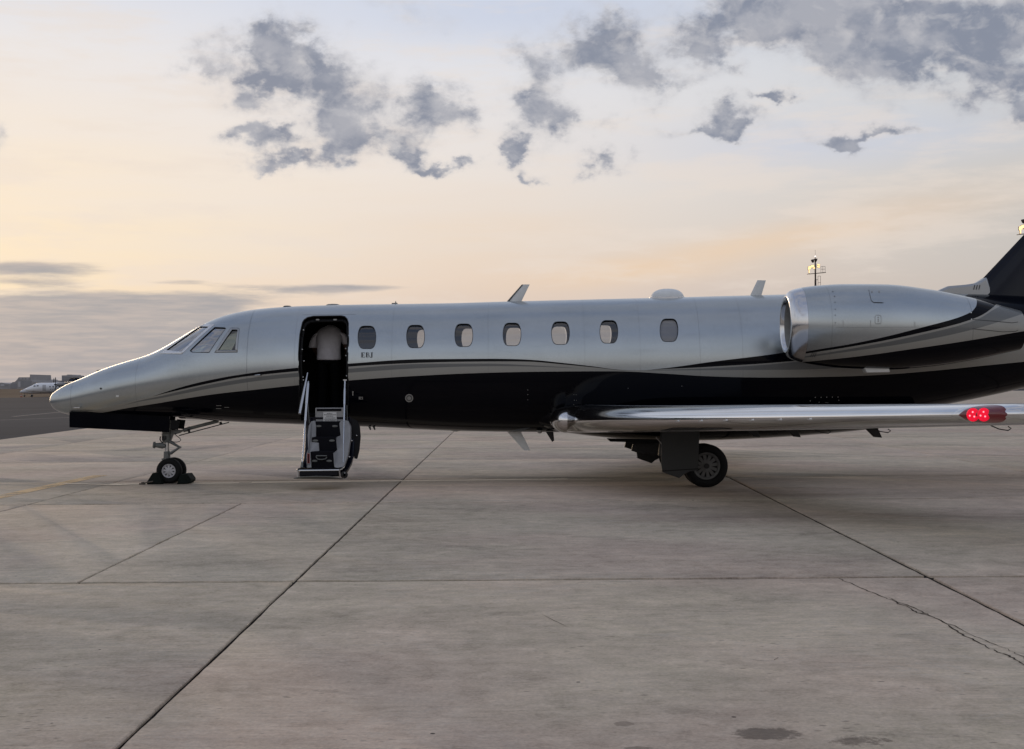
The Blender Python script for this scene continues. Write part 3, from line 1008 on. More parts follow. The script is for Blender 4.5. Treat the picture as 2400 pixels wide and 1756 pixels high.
def livery(name, edges, lines=(), hlines=()):
    m, t, b = new_mat(name)
    ge = t.nodes.new('ShaderNodeNewGeometry')
    x, y, z = sep(t, S(t, ge.outputs['Position']))
    xs = (x - X0) * (1 / (X1 - X0))
    et, eb, gt_, gb, bt = [curve_node(t, xs, e) for e in edges]
    blk = z.lt(et) * z.gt(eb)
    gry = z.lt(gt_) * z.gt(gb) * x.gt(edges[2][0][0])
    band = z.lt(eb.max(gt_)) * z.gt(bt) * x.gt(edges[2][0][0])
    low = z.lt(bt)
    co = S(t, ge.outputs['Position'])
    fl = noise(t, co, 600.0, 2, 0.5); cl = noise(t, co, 1.3, 4, 0.55)
    silver = mixc(t, cl.lin(0.3, 0.7), (0.455, 0.495, 0.515), (0.495, 0.535, 0.555))
    silver = mixc(t, x.lt(W(577, 800, -0.9).x + 0) * 0.10, silver, (0.33, 0.34, 0.35))
    c = mixc(t, band, silver, (0.315, 0.310, 0.285))
    c = mixc(t, gry, c, (0.135, 0.142, 0.142))
    c = mixc(t, (blk + low).sat(), c, (0.0014, 0.0018, 0.0046))
    dark = (blk + low).sat()
    solid = (dark + band + gry).sat()
    # panel joints
    ln = None
    for (x0, w_) in lines:
        k = (x - x0).abs().lt(w_)
        ln = k if ln is None else ln.max(k)
    for (z0, xa, xb, w_) in hlines:
        k = (z - z0).abs().lt(w_) * x.gt(xa) * x.lt(xb)
        ln = k if ln is None else ln.max(k)
    if ln is not None:
        ln = ln * (1.0 - dark)
        c = mixc(t, ln * 0.45, c, (0.10, 0.105, 0.11))
    grime = noise(t, vmul(t, co, (0.6, 2, 2.4)), 2.4, 6, 0.65)
    c = mixc(t, grime.smooth(0.50, 0.70, 0, 0.10) * (1.0 - dark), c, (0.16, 0.15, 0.14))
    put(t, b.inputs['Base Color'], c)
    put(t, b.inputs['Metallic'], solid.lin(0, 1, 0.88, 0.0))
    put(t, b.inputs['Roughness'], mixv(t, dark, (fl.lin(0.3, 0.7, 0.25, 0.32) + (cl - 0.5) * 0.05), 0.09 + 0.0))
    put(t, b.inputs['Specular IOR Level'], dark.lin(0, 1, 0.5, 0.14))
    put(t, b.inputs['Coat Weight'], dark.lin(0, 1, 0.30, 0.0))
    b.inputs['Coat Roughness'].default_value = 0.06
    return m


def mixv(t, f, a, b):
    n = t.nodes.new('ShaderNodeMix'); n.data_type = 'FLOAT'
    put(t, n.inputs[0], f); put(t, n.inputs[2], a); put(t, n.inputs[3], b)
    return S(t, n.outputs[0])


M['livery'] = livery('fuselage_livery', [edge_pts(e, HP) for e in (E_TOP, E_BOT, G_TOP, G_BOT, B_TOP)],
                     lines=[(W(577, 800, -.95).x, 0.006), (W(690, 800, -.95).x, 0.002), (W(918, 800, -.95).x, 0.002), (W(1144, 800, -.95).x, 0.002), (W(1370, 800, -.95).x, 0.002), (W(1500, 800, -.95).x, 0.002), (W(1640, 800, -.95).x, 0.003), (W(312, 900, -.7).x, 0.003), (W(165, 940, -.3).x, 0.004), (W(1740, 800, -.95).x, 0.003)],
                     hlines=[(W(760, 735.5, -0.85).z, W(702, 735, -.85).x, W(830, 735, -.85).x, 0.005)])
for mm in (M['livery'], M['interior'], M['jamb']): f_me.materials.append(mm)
# smooth normals from the hull's own shape on the outside; plain lining inside and in the openings
nloop = [None] * len(f_me.loops)
dz0, dz1 = W(703, 741, -0.9).x, W(820, 741, -.9).x
vcache = {}
for p in f_me.polygons:
    c = p.center
    zm, a, b, w = hull(c.x)
    r = math.sqrt((c.y / w) ** 2 + ((c.z - zm) / (a if c.z > zm else b)) ** 2)
    g = hull_n(*c)
    outer = r > 0.965 and p.normal.dot(g) > 0.80
    if not outer and c.x < XN + 0.02: outer = True
    if outer:
        p.material_index = 0; p.use_smooth = True
        for li in p.loop_indices:
            vi = f_me.loops[li].vertex_index
            if vi not in vcache:
                v = f_me.vertices[vi].co; vcache[vi] = hull_n(*v)
            nloop[li] = vcache[vi]
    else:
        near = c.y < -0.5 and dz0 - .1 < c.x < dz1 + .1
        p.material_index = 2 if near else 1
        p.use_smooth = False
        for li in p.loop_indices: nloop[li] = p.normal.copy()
f_me.normals_split_custom_set([tuple(n) for n in nloop])
fus = bpy.data.objects.new('fuselage', f_me); COL.objects.link(fus)
hang(fus, jet)


# ---- patches that follow the hull (panes, frames, markings)
def patch(polys, out, mat, name, parent, sides=(-1,), step=0.05, thick=0.0):
    """polys: lists of pixels; each becomes a skin lying 'out' metres off the hull."""
    for sgn in sides:
        bm = bmesh.new()
        for q in polys:
            pz = side_poly(q)
            f = bm.faces.new([bm.verts.new((x, 0, z)) for x, z in pz])
        xs = [v.co.x for v in bm.verts]; zs = [v.co.z for v in bm.verts]
        x = min(xs) + step
        while x < max(xs):
            bmesh.ops.bisect_plane(bm, geom=bm.verts[:] + bm.edges[:] + bm.faces[:], plane_co=(x, 0, 0), plane_no=(1, 0, 0)); x += step
        z = min(zs) + step
        while z < max(zs):
            bmesh.ops.bisect_plane(bm, geom=bm.verts[:] + bm.edges[:] + bm.faces[:], plane_co=(0, 0, z), plane_no=(0, 0, 1)); z += step
        nrm = {}
        for v in bm.verts:
            y = -hull_y(v.co.x, v.co.z)
            p = Vector((v.co.x, y, v.co.z)); n = hull_n(*p)
            p = p + n * out
            if sgn > 0: p.y = -p.y
            v.co = p
        bmesh.ops.recalc_face_normals(bm, faces=bm.faces[:])
        c = sum((f.normal.y for f in bm.faces), 0.0)
        if c * sgn < 0: bmesh.ops.reverse_faces(bm, faces=bm.faces[:])
        for f in bm.faces: f.smooth = True
        me = bpy.data.meshes.new(name); bm.to_mesh(me); bm.free()
        me.materials.append(mat)
        o = bpy.data.objects.new(name, me); COL.objects.link(o)
        hang(o, parent or jet)
        if thick:
            s = o.modifiers.new('solid', 'SOLIDIFY'); s.thickness = thick; s.offset = -1
    return o


def band(outer, inner):
    n = len(outer)
    return [[outer[i], outer[(i + 1) % n], inner[(i + 1) % n], inner[i]] for i in range(n)]


for k, (cx, cy) in enumerate(WIN):
    patch([win_outline(cx, cy, 23.5, 29)], -0.014, M['pane'], 'cabin_window', jet, sides=(-1, 1), step=0.08)
    o = patch(band(win_outline(cx, cy, 21.8, 27.3), win_outline(cx, cy, 20.6, 26.1)), 0.002, M['seal'], 'window_seal', jet, step=0.2)
# closed shade in the aftmost window
patch([win_outline(*WIN[6], 24, 29)], -0.045, M['shade'], 'window_shade', jet, step=0.08)
patch([grow(SCREEN, 3.5)], -0.012, M['screen'], 'windscreen', jet, sides=(-1, 1), step=0.04)
patch([grow(SIDE2, 3)], -0.012, M['screen'], 'cockpit_window', jet, sides=(-1, 1), step=0.06)
patch([grow(SIDE3, 3)], -0.012, M['pane'], 'cockpit_window', jet, sides=(-1, 1), step=0.06)
S_OUT = [(375.5, 828.7), (479, 760.3), (503.5, 760.5), (425.6, 830.5)]
patch(band(S_OUT, SCREEN), 0.004, M['trim'], 'windscreen_frame', jet, sides=(-1, 1), step=0.03, thick=0.004)
patch(band(grow(SIDE2, 1.6), SIDE2), 0.003, M['seal'], 'window_seal', jet, step=0.1)
T_OUT = [(503, 826.5), (556.5, 825.5), (561, 772.5), (558.5, 769.5), (541, 769.5)]
patch(band(T_OUT, SIDE3), 0.004, M['silver_plain'], 'window_frame', jet, sides=(-1, 1), step=0.06, thick=0.004)
patch(band(grow(SIDE3, .8), SIDE3), 0.006, M['seal'], 'window_seal', jet, step=0.1)
patch(band(grow(T_OUT, .9), T_OUT), 0.003, M['mark_dark'], 'window_seal', jet, step=0.1)
# door surround: black rubber seal round the opening
D_in = [(714, 760), (718, 754), (725, 749), (736, 747), (800, 746), (806, 748), (810, 753), (811.5, 761), (812, 800), (810, 836), (812, 900), (814, 978), (712, 978), (708, 900), (706, 830), (709, 788)]
patch(band(grow(DOOR, 1.5), DOOR), 0.004, M['seal'], 'door_seal', jet, step=0.2, thick=0.01)
patch(band(DOOR, D_in), -0.05, M['jamb'], 'door_frame', jet, step=0.1, thick=0.03)
for (px, py) in ((713, 771), (710, 783 + 35), (714, 846), (712, 885), (713, 892)):
    p = HP(px - 2, py, -0.03); mb = MB(); mb.lathe([(0, 0.0), (0, .012), (.02, .009), (.024, 0)], p, (0, -1, 0), 8); part(mb, 'latch_pin', M['piston'])
for (px, py) in ((810, 816), (810.5, 833), (812, 882)):
    p = HP(px, py, -0.03); mb = MB(); mb.lathe([(0, 0.0), (0, .011), (.02, .008), (.024, 0)], p, (0, -1, 0), 8); part(mb, 'latch_pin', M['piston'])
for px in (744, 785):
    p = HP(px, 746, -0.03); mb = MB(); mb.box(p, (.05, .02, .02)); part(mb, 'latch_plate', M['mark_grey'])

# letters under the first window: E B J in a book face
def glyph(ch):
    T = 0.17
    if ch == 'E':
        return [[(.04, 0), (.04, 1), (.30, 1), (.30, 0)], [(0, 0), (0, .09), (.7, .09), (.7, 0)], [(.62, .0), (.70, .0), (.76, .27), (.70, .27)], [(0, .91), (0, 1), (.68, 1), (.68, .91)], [(.62, 1), (.68, 1), (.70, .75), (.64, .75)],
                [(.26, .45), (.26, .54), (.54, .54), (.54, .45)], [(.50, .38), (.50, .62), (.55, .62), (.55, .38)]]
    if ch == 'B':
        o = [[(.04, 0), (.04, 1), (.30, 1), (.30, 0)], [(0, 0), (0, .05), (.42, .05), (.42, 0)], [(0, .95), (0, 1), (.40, 1), (.40, .95)], [(.26, .49), (.26, .54), (.42, .54), (.42, .49)]]
        for (cy, ry, rx) in ((.75, .25, .24), (.26, .26, .32)):
            n = 8
            for i in range(n):
                a0, a1 = -PI / 2 + PI * i / n, -PI / 2 + PI * (i + 1) / n
                def pt(a, k): return (.40 + rx * k[0] * math.cos(a), cy + ry * k[1] * math.sin(a))
                o.append([pt(a0, (1, 1)), pt(a1, (1, 1)), pt(a1, (.45, .80)), pt(a0, (.45, .80))])
        return o
    o = [[(.25, .12), (.25, 1), (.49, 1), (.49, .12)], [(.14, .95), (.14, 1), (.60, 1), (.60, .95)]]
    for i in range(6):
        a0, a1 = -PI * i / 6, -PI * (i + 1) / 6
        def pt(a, k): return (.24 + .24 * k * math.cos(a), .12 + .24 * k * math.sin(a) * .9)
        o.append([pt(a0, 1), pt(a1, 1), pt(a1, .45 if i < 4 else .2), pt(a0, .35)])
    return o


for ch, px in (('E', 846.5), ('B', 857.5), ('J', 867)):
    mb = MB()
    for poly in glyph(ch):
        pts = [HP(px + u * 12.2, 838 - v * 11.5 - (px - 846) * .01, 0.0035) for u, v in poly]
        mb.add(pts, [tuple(range(len(pts)))])
    part(mb, 'letter', M['mark_dark'], fix=True)


def spot(px, py, r, name, mat, out=0.004, seg=14, ry=None):
    ry = ry or r
    pts = [HP(px + r * math.cos(2 * PI * i / seg), py + ry * math.sin(2 * PI * i / seg), out) for i in range(seg)]
    mb = MB(); mb.add(pts, [tuple(range(seg))]); return part(mb, name, mat)


def plate(px0, py0, px1, py1, name, mat, out=0.004):
    pts = [HP(px0, py0, out), HP(px1, py0, out), HP(px1, py1, out), HP(px0, py1, out)]
    mb = MB(); mb.add(pts, [(0, 1, 2, 3)]); return part(mb, name, mat)


# service panels, ports and probes on the hull side
svc = spot(959, 933, 9.5, 'service_port', M['mark_grey']); 
patch_c = spot(959, 933, 7.0, 'port_cap', M['door_grey'], 0.006); spot(959, 933, 4.6, 'port_centre', M['mark_grey'], 0.008)
plate(841, 930, 850.5, 936, 'switch_panel', M['mark_grey']); plate(845.5, 931.5, 848.5, 934.5, 'switch', M['mark_dark'], 0.007)
plate(825.5, 917, 828.5, 927, 'placard', M['mark_grey'])
plate(702, 930, 704.5, 940, 'placard', M['mark_dark'])
spot(236.5, 911, 2.4, 'static_port', M['mark_dark'])
plate(272, 926, 279, 930.5, 'probe_plate', M['white'])
for (px, py) in ((507, 950), (506.5, 957)): plate(px, py, px + 12, py + 1.2, 'marking', M['mark_grey'])
plate(526, 954, 537, 955.2, 'marking', M['mark_grey'])
mb = MB(); p = HP(190, 953); mb.tube([p, p + Vector((-.01, -.05, -.02)), p + Vector((-.10, -.06, -.02))], [.014, .012, .006], 8); part(mb, 'pitot_probe', M['piston'])
mb = MB(); p = HP(612, 879); mb.tube([p, p + Vector((-.01, -.045, 0)), p + Vector((-.09, -.05, -.005))], [.013, .011, .005], 8); part(mb, 'pitot_probe', M['piston'])
for i in range(5): spot(1911 + i * 13.2, 931.5 - i * .25, 1.3, 'rivet', M['mark_grey'], seg=8)
spot(1899, 939.5, 1.3, 'rivet', M['mark_grey'], seg=8); spot(1966, 938, 1.3, 'rivet', M['mark_grey'], seg=8)
plate(1934, 943, 1942, 945.5, 'marking', M['mark_grey']); plate(1918.7, 941, 1920.2, 948, 'marking', M['mark_grey'])
for (px, py) in ((1237, 914), (1237, 925), (1237, 937), (1345, 925), (1350, 925), (1346, 938), (1351, 938), (1345, 948), (1598, 905), (1472, 910)): spot(px, py, 0.9, 'rivet', M['mark_grey'], seg=6)

# ------------------------------------------------------------------ roof and belly fittings
def blade(pix, name, mat, y=0.0, th=0.03, tip=0.6):
    """Swept blade: pixel outline root-front, tip-front, tip-rear, root-rear."""
    p = [W(a, b, y) for a, b in pix]
    mb = MB()
    def sec(f, r, t_):
        c = f.lerp(r, 0.35)
        return [f, Vector((c.x, y - t_, c.z)), r, Vector((c.x, y + t_, c.z))]
    mb.loft([sec(p[0], p[3], th), sec(p[1], p[2], th * tip)])
    return part(mb, name, mat, angle=50)


blade([(1186, 711), (1225, 667), (1241.5, 667), (1220, 711)], 'antenna_blade', M['white'])
b2 = blade([(1184, 711), (1222.5, 667.2), (1226.5, 667.2), (1190, 711)], 'antenna_boot', M['door_grey'], y=-0.006, th=0.031)
blade([(1757, 695), (1775, 657), (1795, 657.5), (1784, 694)], 'antenna_blade', M['white'])
# satcom dome
c = W(1564, 698, 0.0)
mb = MB()
prof = []
rings_ = []
for i in range(9):
    a = PI / 2 * i / 8
    rings_.append([Vector((c.x + 0.27 * math.cos(a) ** .8 * math.cos(f) + .0, 0.20 * math.cos(a) ** .8 * math.sin(f), c.z - 0.005 + 0.150 * math.sin(a))) for f in [2 * PI * k / 32 for k in range(32)]])
rings_[-1] = [Vector((c.x + .004 * math.cos(2 * PI * k / 32), .004 * math.sin(2 * PI * k / 32), c.z + .145)) for k in range(32)]
mb.loft(rings_); dome = part(mb, 'satcom_dome', M['white'], angle=60)
mb = MB()
mb.loft([[Vector((c.x + r_ * 1.36 * math.cos(f), r_ * math.sin(f), c.z + z_)) for f in [2 * PI * k / 32 for k in range(32)]] for r_, z_ in ((.215, -.03), (.215, .004), (.203, .012))])
part(mb, 'dome_flange', M['trim'])
# small roof fittings
for (px, py, w_, h_) in ((673, 719.5, .13, .022), (780, 716.5, .22, .03)):
    c = W(px, py, 0); mb = MB()
    mb.loft([[Vector((c.x + w_ / 2 * k * math.cos(f), .05 * k * math.sin(f), c.z + z_)) for f in [2 * PI * i / 20 for i in range(20)]] for k, z_ in ((1, -.03), (1, h_ * .4), (.7, h_ * .85), (.05, h_))])
    part(mb, 'roof_light', M['door_grey'] if w_ < .2 else M['mark_grey'])
c = W(925, 713, 0); mb = MB(); mb.box(c + Vector((0, 0, .008)), (.09, .05, .02)); mb.tube([c, c + Vector((.02, 0, .03)), c + Vector((.014, 0, .05))], [.012, .01, .004], 8); part(mb, 'roof_probe', M['mark_grey'])
# belly
blade([(1187, 1010), (1228, 1055.5), (1243, 1056), (1220, 1010)], 'antenna_blade', M['white'], th=0.02)
blade([(1279, 1012), (1294, 1036), (1299, 1033), (1297, 1012)], 'belly_drain', M['dark_metal'], y=-.2, th=0.012)
for px in (863, 873): blade([(px, 1000), (px + 4, 1008), (px + 7, 1008), (px + 6, 1000)], 'drain_mast', M['door_grey'], y=-.15, th=0.01)
c = W(1070, 1009, 0); mb = MB(); mb.lathe([(0, .0), (0, .10), (.02, .09), (.035, .0)], c + Vector((0, 0, .015)), (0, 0, -1), 20); part(mb, 'belly_beacon', M['mark_grey'])
c = W(1264, 1012, 0); mb = MB(); mb.lathe([(0, .0), (0, .05), (.04, .03), (.05, .0)], c + Vector((0, -.3, .03)), (0, 0, -1), 16); part(mb, 'belly_beacon', M['mark_grey'])

# wing-to-body fairing
fx0, fx1 = W(1262, 1010).x, W(2120, 960).x
mb = MB()
rings_ = []
for i in range(41):
    v = i / 40; x = fx0 + (fx1 - fx0) * v
    k = math.sin(PI * min(1, v / 0.38) / 2) ** 0.7 if v < .38 else (math.cos(PI / 2 * (v - .38) / .62) ** 0.75 if v < 1 else 0)
    k = max(0.02, k)
    zb = 0.88 - 0.25 * k; zt = 1.30; hwid = 0.62 + 0.40 * k
    zc = 1.08
    r_ = []
    for j in range(40):
        f = 2 * PI * j / 40; c_, s_ = math.cos(f), math.sin(f)
        e = 2 / 2.6
        yy = hwid * math.copysign(abs(c_) ** e, c_)
        zz = zc + (zt - zc if s_ > 0 else zc - zb) * math.copysign(abs(s_) ** e, s_)
        r_.append(Vector((x, yy, zz)))
    rings_.append(r_)
mb.loft(rings_); part(mb, 'wing_fairing', M['black_gloss'], angle=60)
mb = MB(); a_ = W(1424, 1033, -.9); b_ = W(1560, 1036, -.9)
mb.prism([(a_.x, -1.0, a_.z + .03), (b_.x, -1.0, b_.z + .03), (b_.x, -1.0, b_.z - .012), (a_.x + .04, -1.0, a_.z - .012)], (0, .3, 0)); part(mb, 'gear_bay_lip', M['gear_bay'])

# ------------------------------------------------------------------ wings
SEC = [  # span, leading edge x, centre z, chord, thickness
    (0.70, 0.57, 0.985, 3.15, 0.44), (0.88, 0.585, 0.99, 3.1, 0.43), (1.0, 0.64, 0.99, 3.0, 0.43), (1.12, 0.76, 0.992, 2.9, 0.425), (1.24, 0.865, 0.995, 2.8, 0.42), (1.45, 0.93, 1.0, 2.75, 0.41), (2.3, 1.22, 1.02, 2.6, 0.385), (3.5, 1.735, 1.05, 2.35, 0.355), (6.0, 2.88, 1.118, 1.85, 0.295),
    (8.0, 3.805, 1.175, 1.45, 0.235), (9.0, 4.27, 1.205, 1.28, 0.205), (9.3, 4.45, 1.213, 1.20, 0.195), (9.5, 4.66, 1.218, 1.05, .165), (9.6, 4.90, 1.22, 0.85, .11), (9.66, 5.25, 1.222, .5, .03)]
NSEC = [pchip([s[0] for s in SEC], [s[k] for s in SEC]) for k in range(1, 5)]
CH = [0, .0007, .002, .004, .006, .012, .022, .035, .055, .08, .11, .16, .25, .4, .55, .7, .85, 1.0]


def prof_pt(span, u, up, sgn):
    xl, zc, ch, th = (float(f(span)) for f in NSEC)
    yt = th / 0.2 * (0.2969 * math.sqrt(u) - 0.126 * u - 0.3516 * u * u + 0.2843 * u ** 3 - 0.1015 * u ** 4) * (1.12 if up else .88)
    bl = max(0.0, min(1.0, (4.2 - span) / 2.6)) * 0.85   # blunter nose towards the root
    if u < .14: yt = yt * (1 - bl) + bl * th * .5 * math.sqrt(max(0, 1 - (1 - u / .14) ** 2)) * (1.12 if up else .88)
    elif bl: yt = max(yt, 0) * (1 - bl) + bl * max(yt, th * .5 * (1.12 if up else .88) * (1 - ((u - .14) / .86) ** 1.6))
    camber = 0.012 * th * 0 - 0.03 * u
    return Vector((xl + ch * u, sgn * span, zc + camber + (yt if up else -yt)))


spans = sorted(set([round(v, 3) for v in list(np.linspace(.7, 1.7, 12)) + list(np.linspace(1.85, 9.0, 28)) + [9.1, 9.2, 9.3, 9.4, 9.5, 9.55, 9.6, 9.63, 9.66]]))
NLE = 11


def find_le(px, py, sgn=-1):
    best = None
    for s_ in np.linspace(1.0, 9.6, 180):
        for up in (True, False):
            for u in np.linspace(0, .3, 60) ** 1.0 * np.linspace(0, 1, 60):
                p = prof_pt(float(s_), float(u), up, sgn)
                d = p.y + CAM_D
                du, dv = p.x * FPX / d, (CAM_H - p.z) * FPX / d
                q = (du + ROLL * dv - (px - 1200)) ** 2 + (dv - ROLL * du - (py - HZ)) ** 2
                # visible only if it faces the lens: keep nearest surface by span
                if best is None or q < best[0]: best = (q, float(s_), float(u), up, p)
    return best


for sgn in (-1, 1):
    mb = MB()
    order_le = [(u, True) for u in CH[NLE::-1]] + [(u, False) for u in CH[1:NLE + 1]]
    mb.loft([[prof_pt(s_, u, up, sgn) for u, up in order_le] for s_ in spans], False, True, closed=False)
    skin = MB()
    skin.loft([[prof_pt(s_, u, True, sgn) for u in CH[NLE:]] for s_ in spans], False, False, closed=False)
    skin.loft([[prof_pt(s_, u, False, sgn) for u in CH[NLE:]] for s_ in spans], False, False, closed=False)
    wing = part(skin, 'wing', M['silver_plain'], angle=50)
    part(mb, 'leading_edge', M['chrome'], wing, angle=80)
    # flap hinge fairings, wicks and vents under the trailing edge
    for (s_, L) in ((2.5, .34), (3.7, .34), (5.6, .30)):
        q = prof_pt(s_, .80, False, sgn)
        mb = MB()
        pl = [(q.x - .35, q.z + .03), (q.x - .02, q.z - .03), (q.x + .10, q.z - .15), (q.x + .20, q.z - .16), (q.x + .15, q.z - .05), (q.x + .34, q.z + .02)]
        mb.prism([(x, q.y - .02, z) for x, z in pl], (0, .04, 0)); part(mb, 'flap_track', M['dark_metal'], wing, bevel=0.006)
    for s_ in (4.6, 5.7, 6.8, 8.6):
        q = prof_pt(s_, .45, False, sgn)
        mb = MB(); mb.tube([q, q + Vector((.08, 0, -.035)), q + Vector((.17, 0, -.05)), q + Vector((.20, 0, -.03)), q + Vector((.17, 0, -.01))], .006, 6); part(mb, 'tie_ring', M['dark_metal'], wing)
    for s_ in (4.4, 4.9, 5.4, 5.9, 6.4, 6.9):
        q = prof_pt(s_, .004, False, sgn); mb = MB(); mb.box(q, (.03, .09, .012), Matrix.Rotation(R(-65) * -sgn * -1, 3, 'Z')); part(mb, 'stall_strip', M['piston'], wing)
    if sgn < 0: WING = wing

# root cuff of bright metal and the red light in the near wing
for sgn in (-1, 1):
    mb = MB(); rr = []
    xa, xb = W(1291.5, 985, -1.15).x, W(1330, 985, -1.35).x
    for i in range(15):
        t_ = 0.012 + .988 * (i / 14) ** 1.7
        k_ = math.sqrt(1 - (1 - t_) ** 2) if t_ < 1 else 1.0
        c_ = Vector((xa + (xb - xa) * t_, 0, 0.998))
        rr.append([Vector((c_.x, sgn * (0.92 + .43 * k_ * math.cos(f)), c_.z + .205 * k_ * math.sin(f))) for f in [2 * PI * j / 40 for j in range(40)]])
    last = rr[-1]
    rr.append([Vector((p.x, sgn * (.92 + (abs(p.y) - .92) * .965), .998 + (p.z - .998) * .95)) for p in last])
    mb.loft(rr, True, True); part(mb, 'wing_root_cuff', M['chrome'], angle=50)
nb_ = find_le(2297, 968)
s0, u0, up0 = nb_[1], nb_[2], nb_[3]


def le_patch(pix, out, seg_name, mat, parent):
    pts = []
    for (px, py) in pix:
        bst = None
        for s_ in np.linspace(s0 - .45, min(9.62, s0 + .42), 90):
            for up in (True, False):
                for u in np.linspace(0, 1, 46) ** 2 * .22:
                    p = prof_pt(float(s_), float(u), up, -1); d = p.y + CAM_D
                    du, dv = p.x * FPX / d, (CAM_H - p.z) * FPX / d
                    q = (du + ROLL * dv - (px - 1200)) ** 2 + (dv - ROLL * du - (py - HZ)) ** 2 + (0.0 if u < .1 else 3)
                    if bst is None or q < bst[0]: bst = (q, p)
        pts.append(bst[1])
    return pts


LN = Vector((-0.915, -0.40, 0.03)).normalized()
nav_c = nb_[4]
T_ = Vector((0.42, -0.905, 0.02)).normalized(); U_ = LN.cross(T_).normalized()
if U_.z < 0: U_ = -U_


def le_oval(a0, a1, h0, out):
    """Cap that wraps the leading edge: a along span, round the nose of the section."""
    rows = []
    for i in range(13):
        v = -1 + 2 * i / 12
        s_ = s0 + a0 + (a1 - a0) * (i / 12)
        half = h0 * math.sqrt(max(0.0, 1 - abs(v) ** 2.2))
        row = []
        for j in range(13):
            k = -half + 2 * half * j / 12
            u = abs(k) ** 2 * 0.30
            p = prof_pt(s_, u, k >= 0, -1)
            q = prof_pt(s_, 0.12, True, -1); q2 = prof_pt(s_, .12, False, -1); cc = (q + q2) / 2
            row.append(p + (p - cc).normalized() * out)
        rows.append(row)
    return rows


mb = MB(); mb.loft(le_oval(-.30, .40, .66, .004), False, False, closed=False); part(mb, 'light_surround', M['chrome'], WING, angle=80)
mb = MB(); mb.loft(le_oval(-.20, .25, .56, .009), False, False, closed=False); lens = part(mb, 'navigation_light', M['red_glass'], WING, angle=80)
for ds in (-.045, .062):
    p = prof_pt(s0 + ds, 0.0, True, -1)
    toc = (Vector((0, -CAM_D, CAM_H)) - p).normalized()
    ax = (LN * .75 + Vector((-0.25, -.95, 0)) * .6).normalized()
    c = p + LN * 0.006
    mb = MB(); mb.lathe([(0, .0), (0, .064), (.010, .054), (.014, .0)], c, ax, 20); part(mb, 'red_lamp', M['red_lamp'], WING)
    uu = ax.cross(Vector((0, 0, 1))).normalized(); ww = uu.cross(ax)
    for a in (R(100), R(-20) + 0, R(220)):
        cc = c + ax * .014 + (uu * math.cos(a) + ww * math.sin(a)) * .026
        mb = MB(); mb.lathe([(0, .0), (0, .0085), (.006, .0)], cc, ax, 8); part(mb, 'lamp_core', M['red_core'], WING)

# ------------------------------------------------------------------ engines
YN = 1.78
NST = [(1842, 692, 830), (1845, 687.5, 834.5), (1853, 681, 841), (1865, 676.5, 845.5), (1878, 673.5, 849), (1911, 670.2, 856), (1976, 667.5, 864), (2074, 669.5, 869), (2172, 678, 860), (2267, 694, 844), (2303, 703, 836.5), (2345, 715, 828), (2387, 727.5, 820.5)]
nx_, nz_, nr_ = [], [], []
for (px, t0_, b0_) in NST:
    a, b = W(px, t0_, -YN), W(px, b0_, -YN)
    nx_.append((a.x + b.x) / 2); nz_.append((a.z + b.z) / 2); nr_.append((a.z - b.z) / 2)
fz, fr_ = pchip([nx_[0], nx_[5], nx_[8], nx_[-1]], [nz_[0], nz_[5], nz_[8], nz_[-1]]), pchip(nx_, nr_)
NE_TOP = [(1872, 829), (1875, 828), (2009, 803.6), (2139.5, 772.6), (2277, 732), (2303, 705.6), (2312, 690)]
NE_BOT = [(1872, 832), (1875, 831.5), (2009, 810), (2139, 784), (2280, 748), (2345, 716), (2387, 690)]
NG_TOP = [(1872, 838), (2009, 815), (2139, 789), (2280, 753), (2345, 722), (2387, 705)]
NG_BOT = [(1872, 841), (1943, 831), (2139, 802), (2280, 772.6), (2387, 741.5)]
NB_TOP = [(1860, 853), (1888, 849), (2009, 836), (2139, 818), (2280, 797), (2387, 779)]
NP = lambda px, py: W(px, py, -YN - 0.5)
lipx = W(1886, 760, -YN - .3).x
M['nacelle'] = livery('nacelle_livery', [edge_pts(e, NP) for e in (NE_TOP, NE_BOT, NG_TOP, NG_BOT, NB_TOP)],
                      lines=[(W(1948, 760, -2.3).x, 0.003), (W(2277, 760, -2.2).x, 0.006), (lipx, .004)],
                      hlines=[(W(2100, 768, -2.3).z, W(1955, 766, -2.3).x, W(2150, 770, -2.3).x, 0.003)])
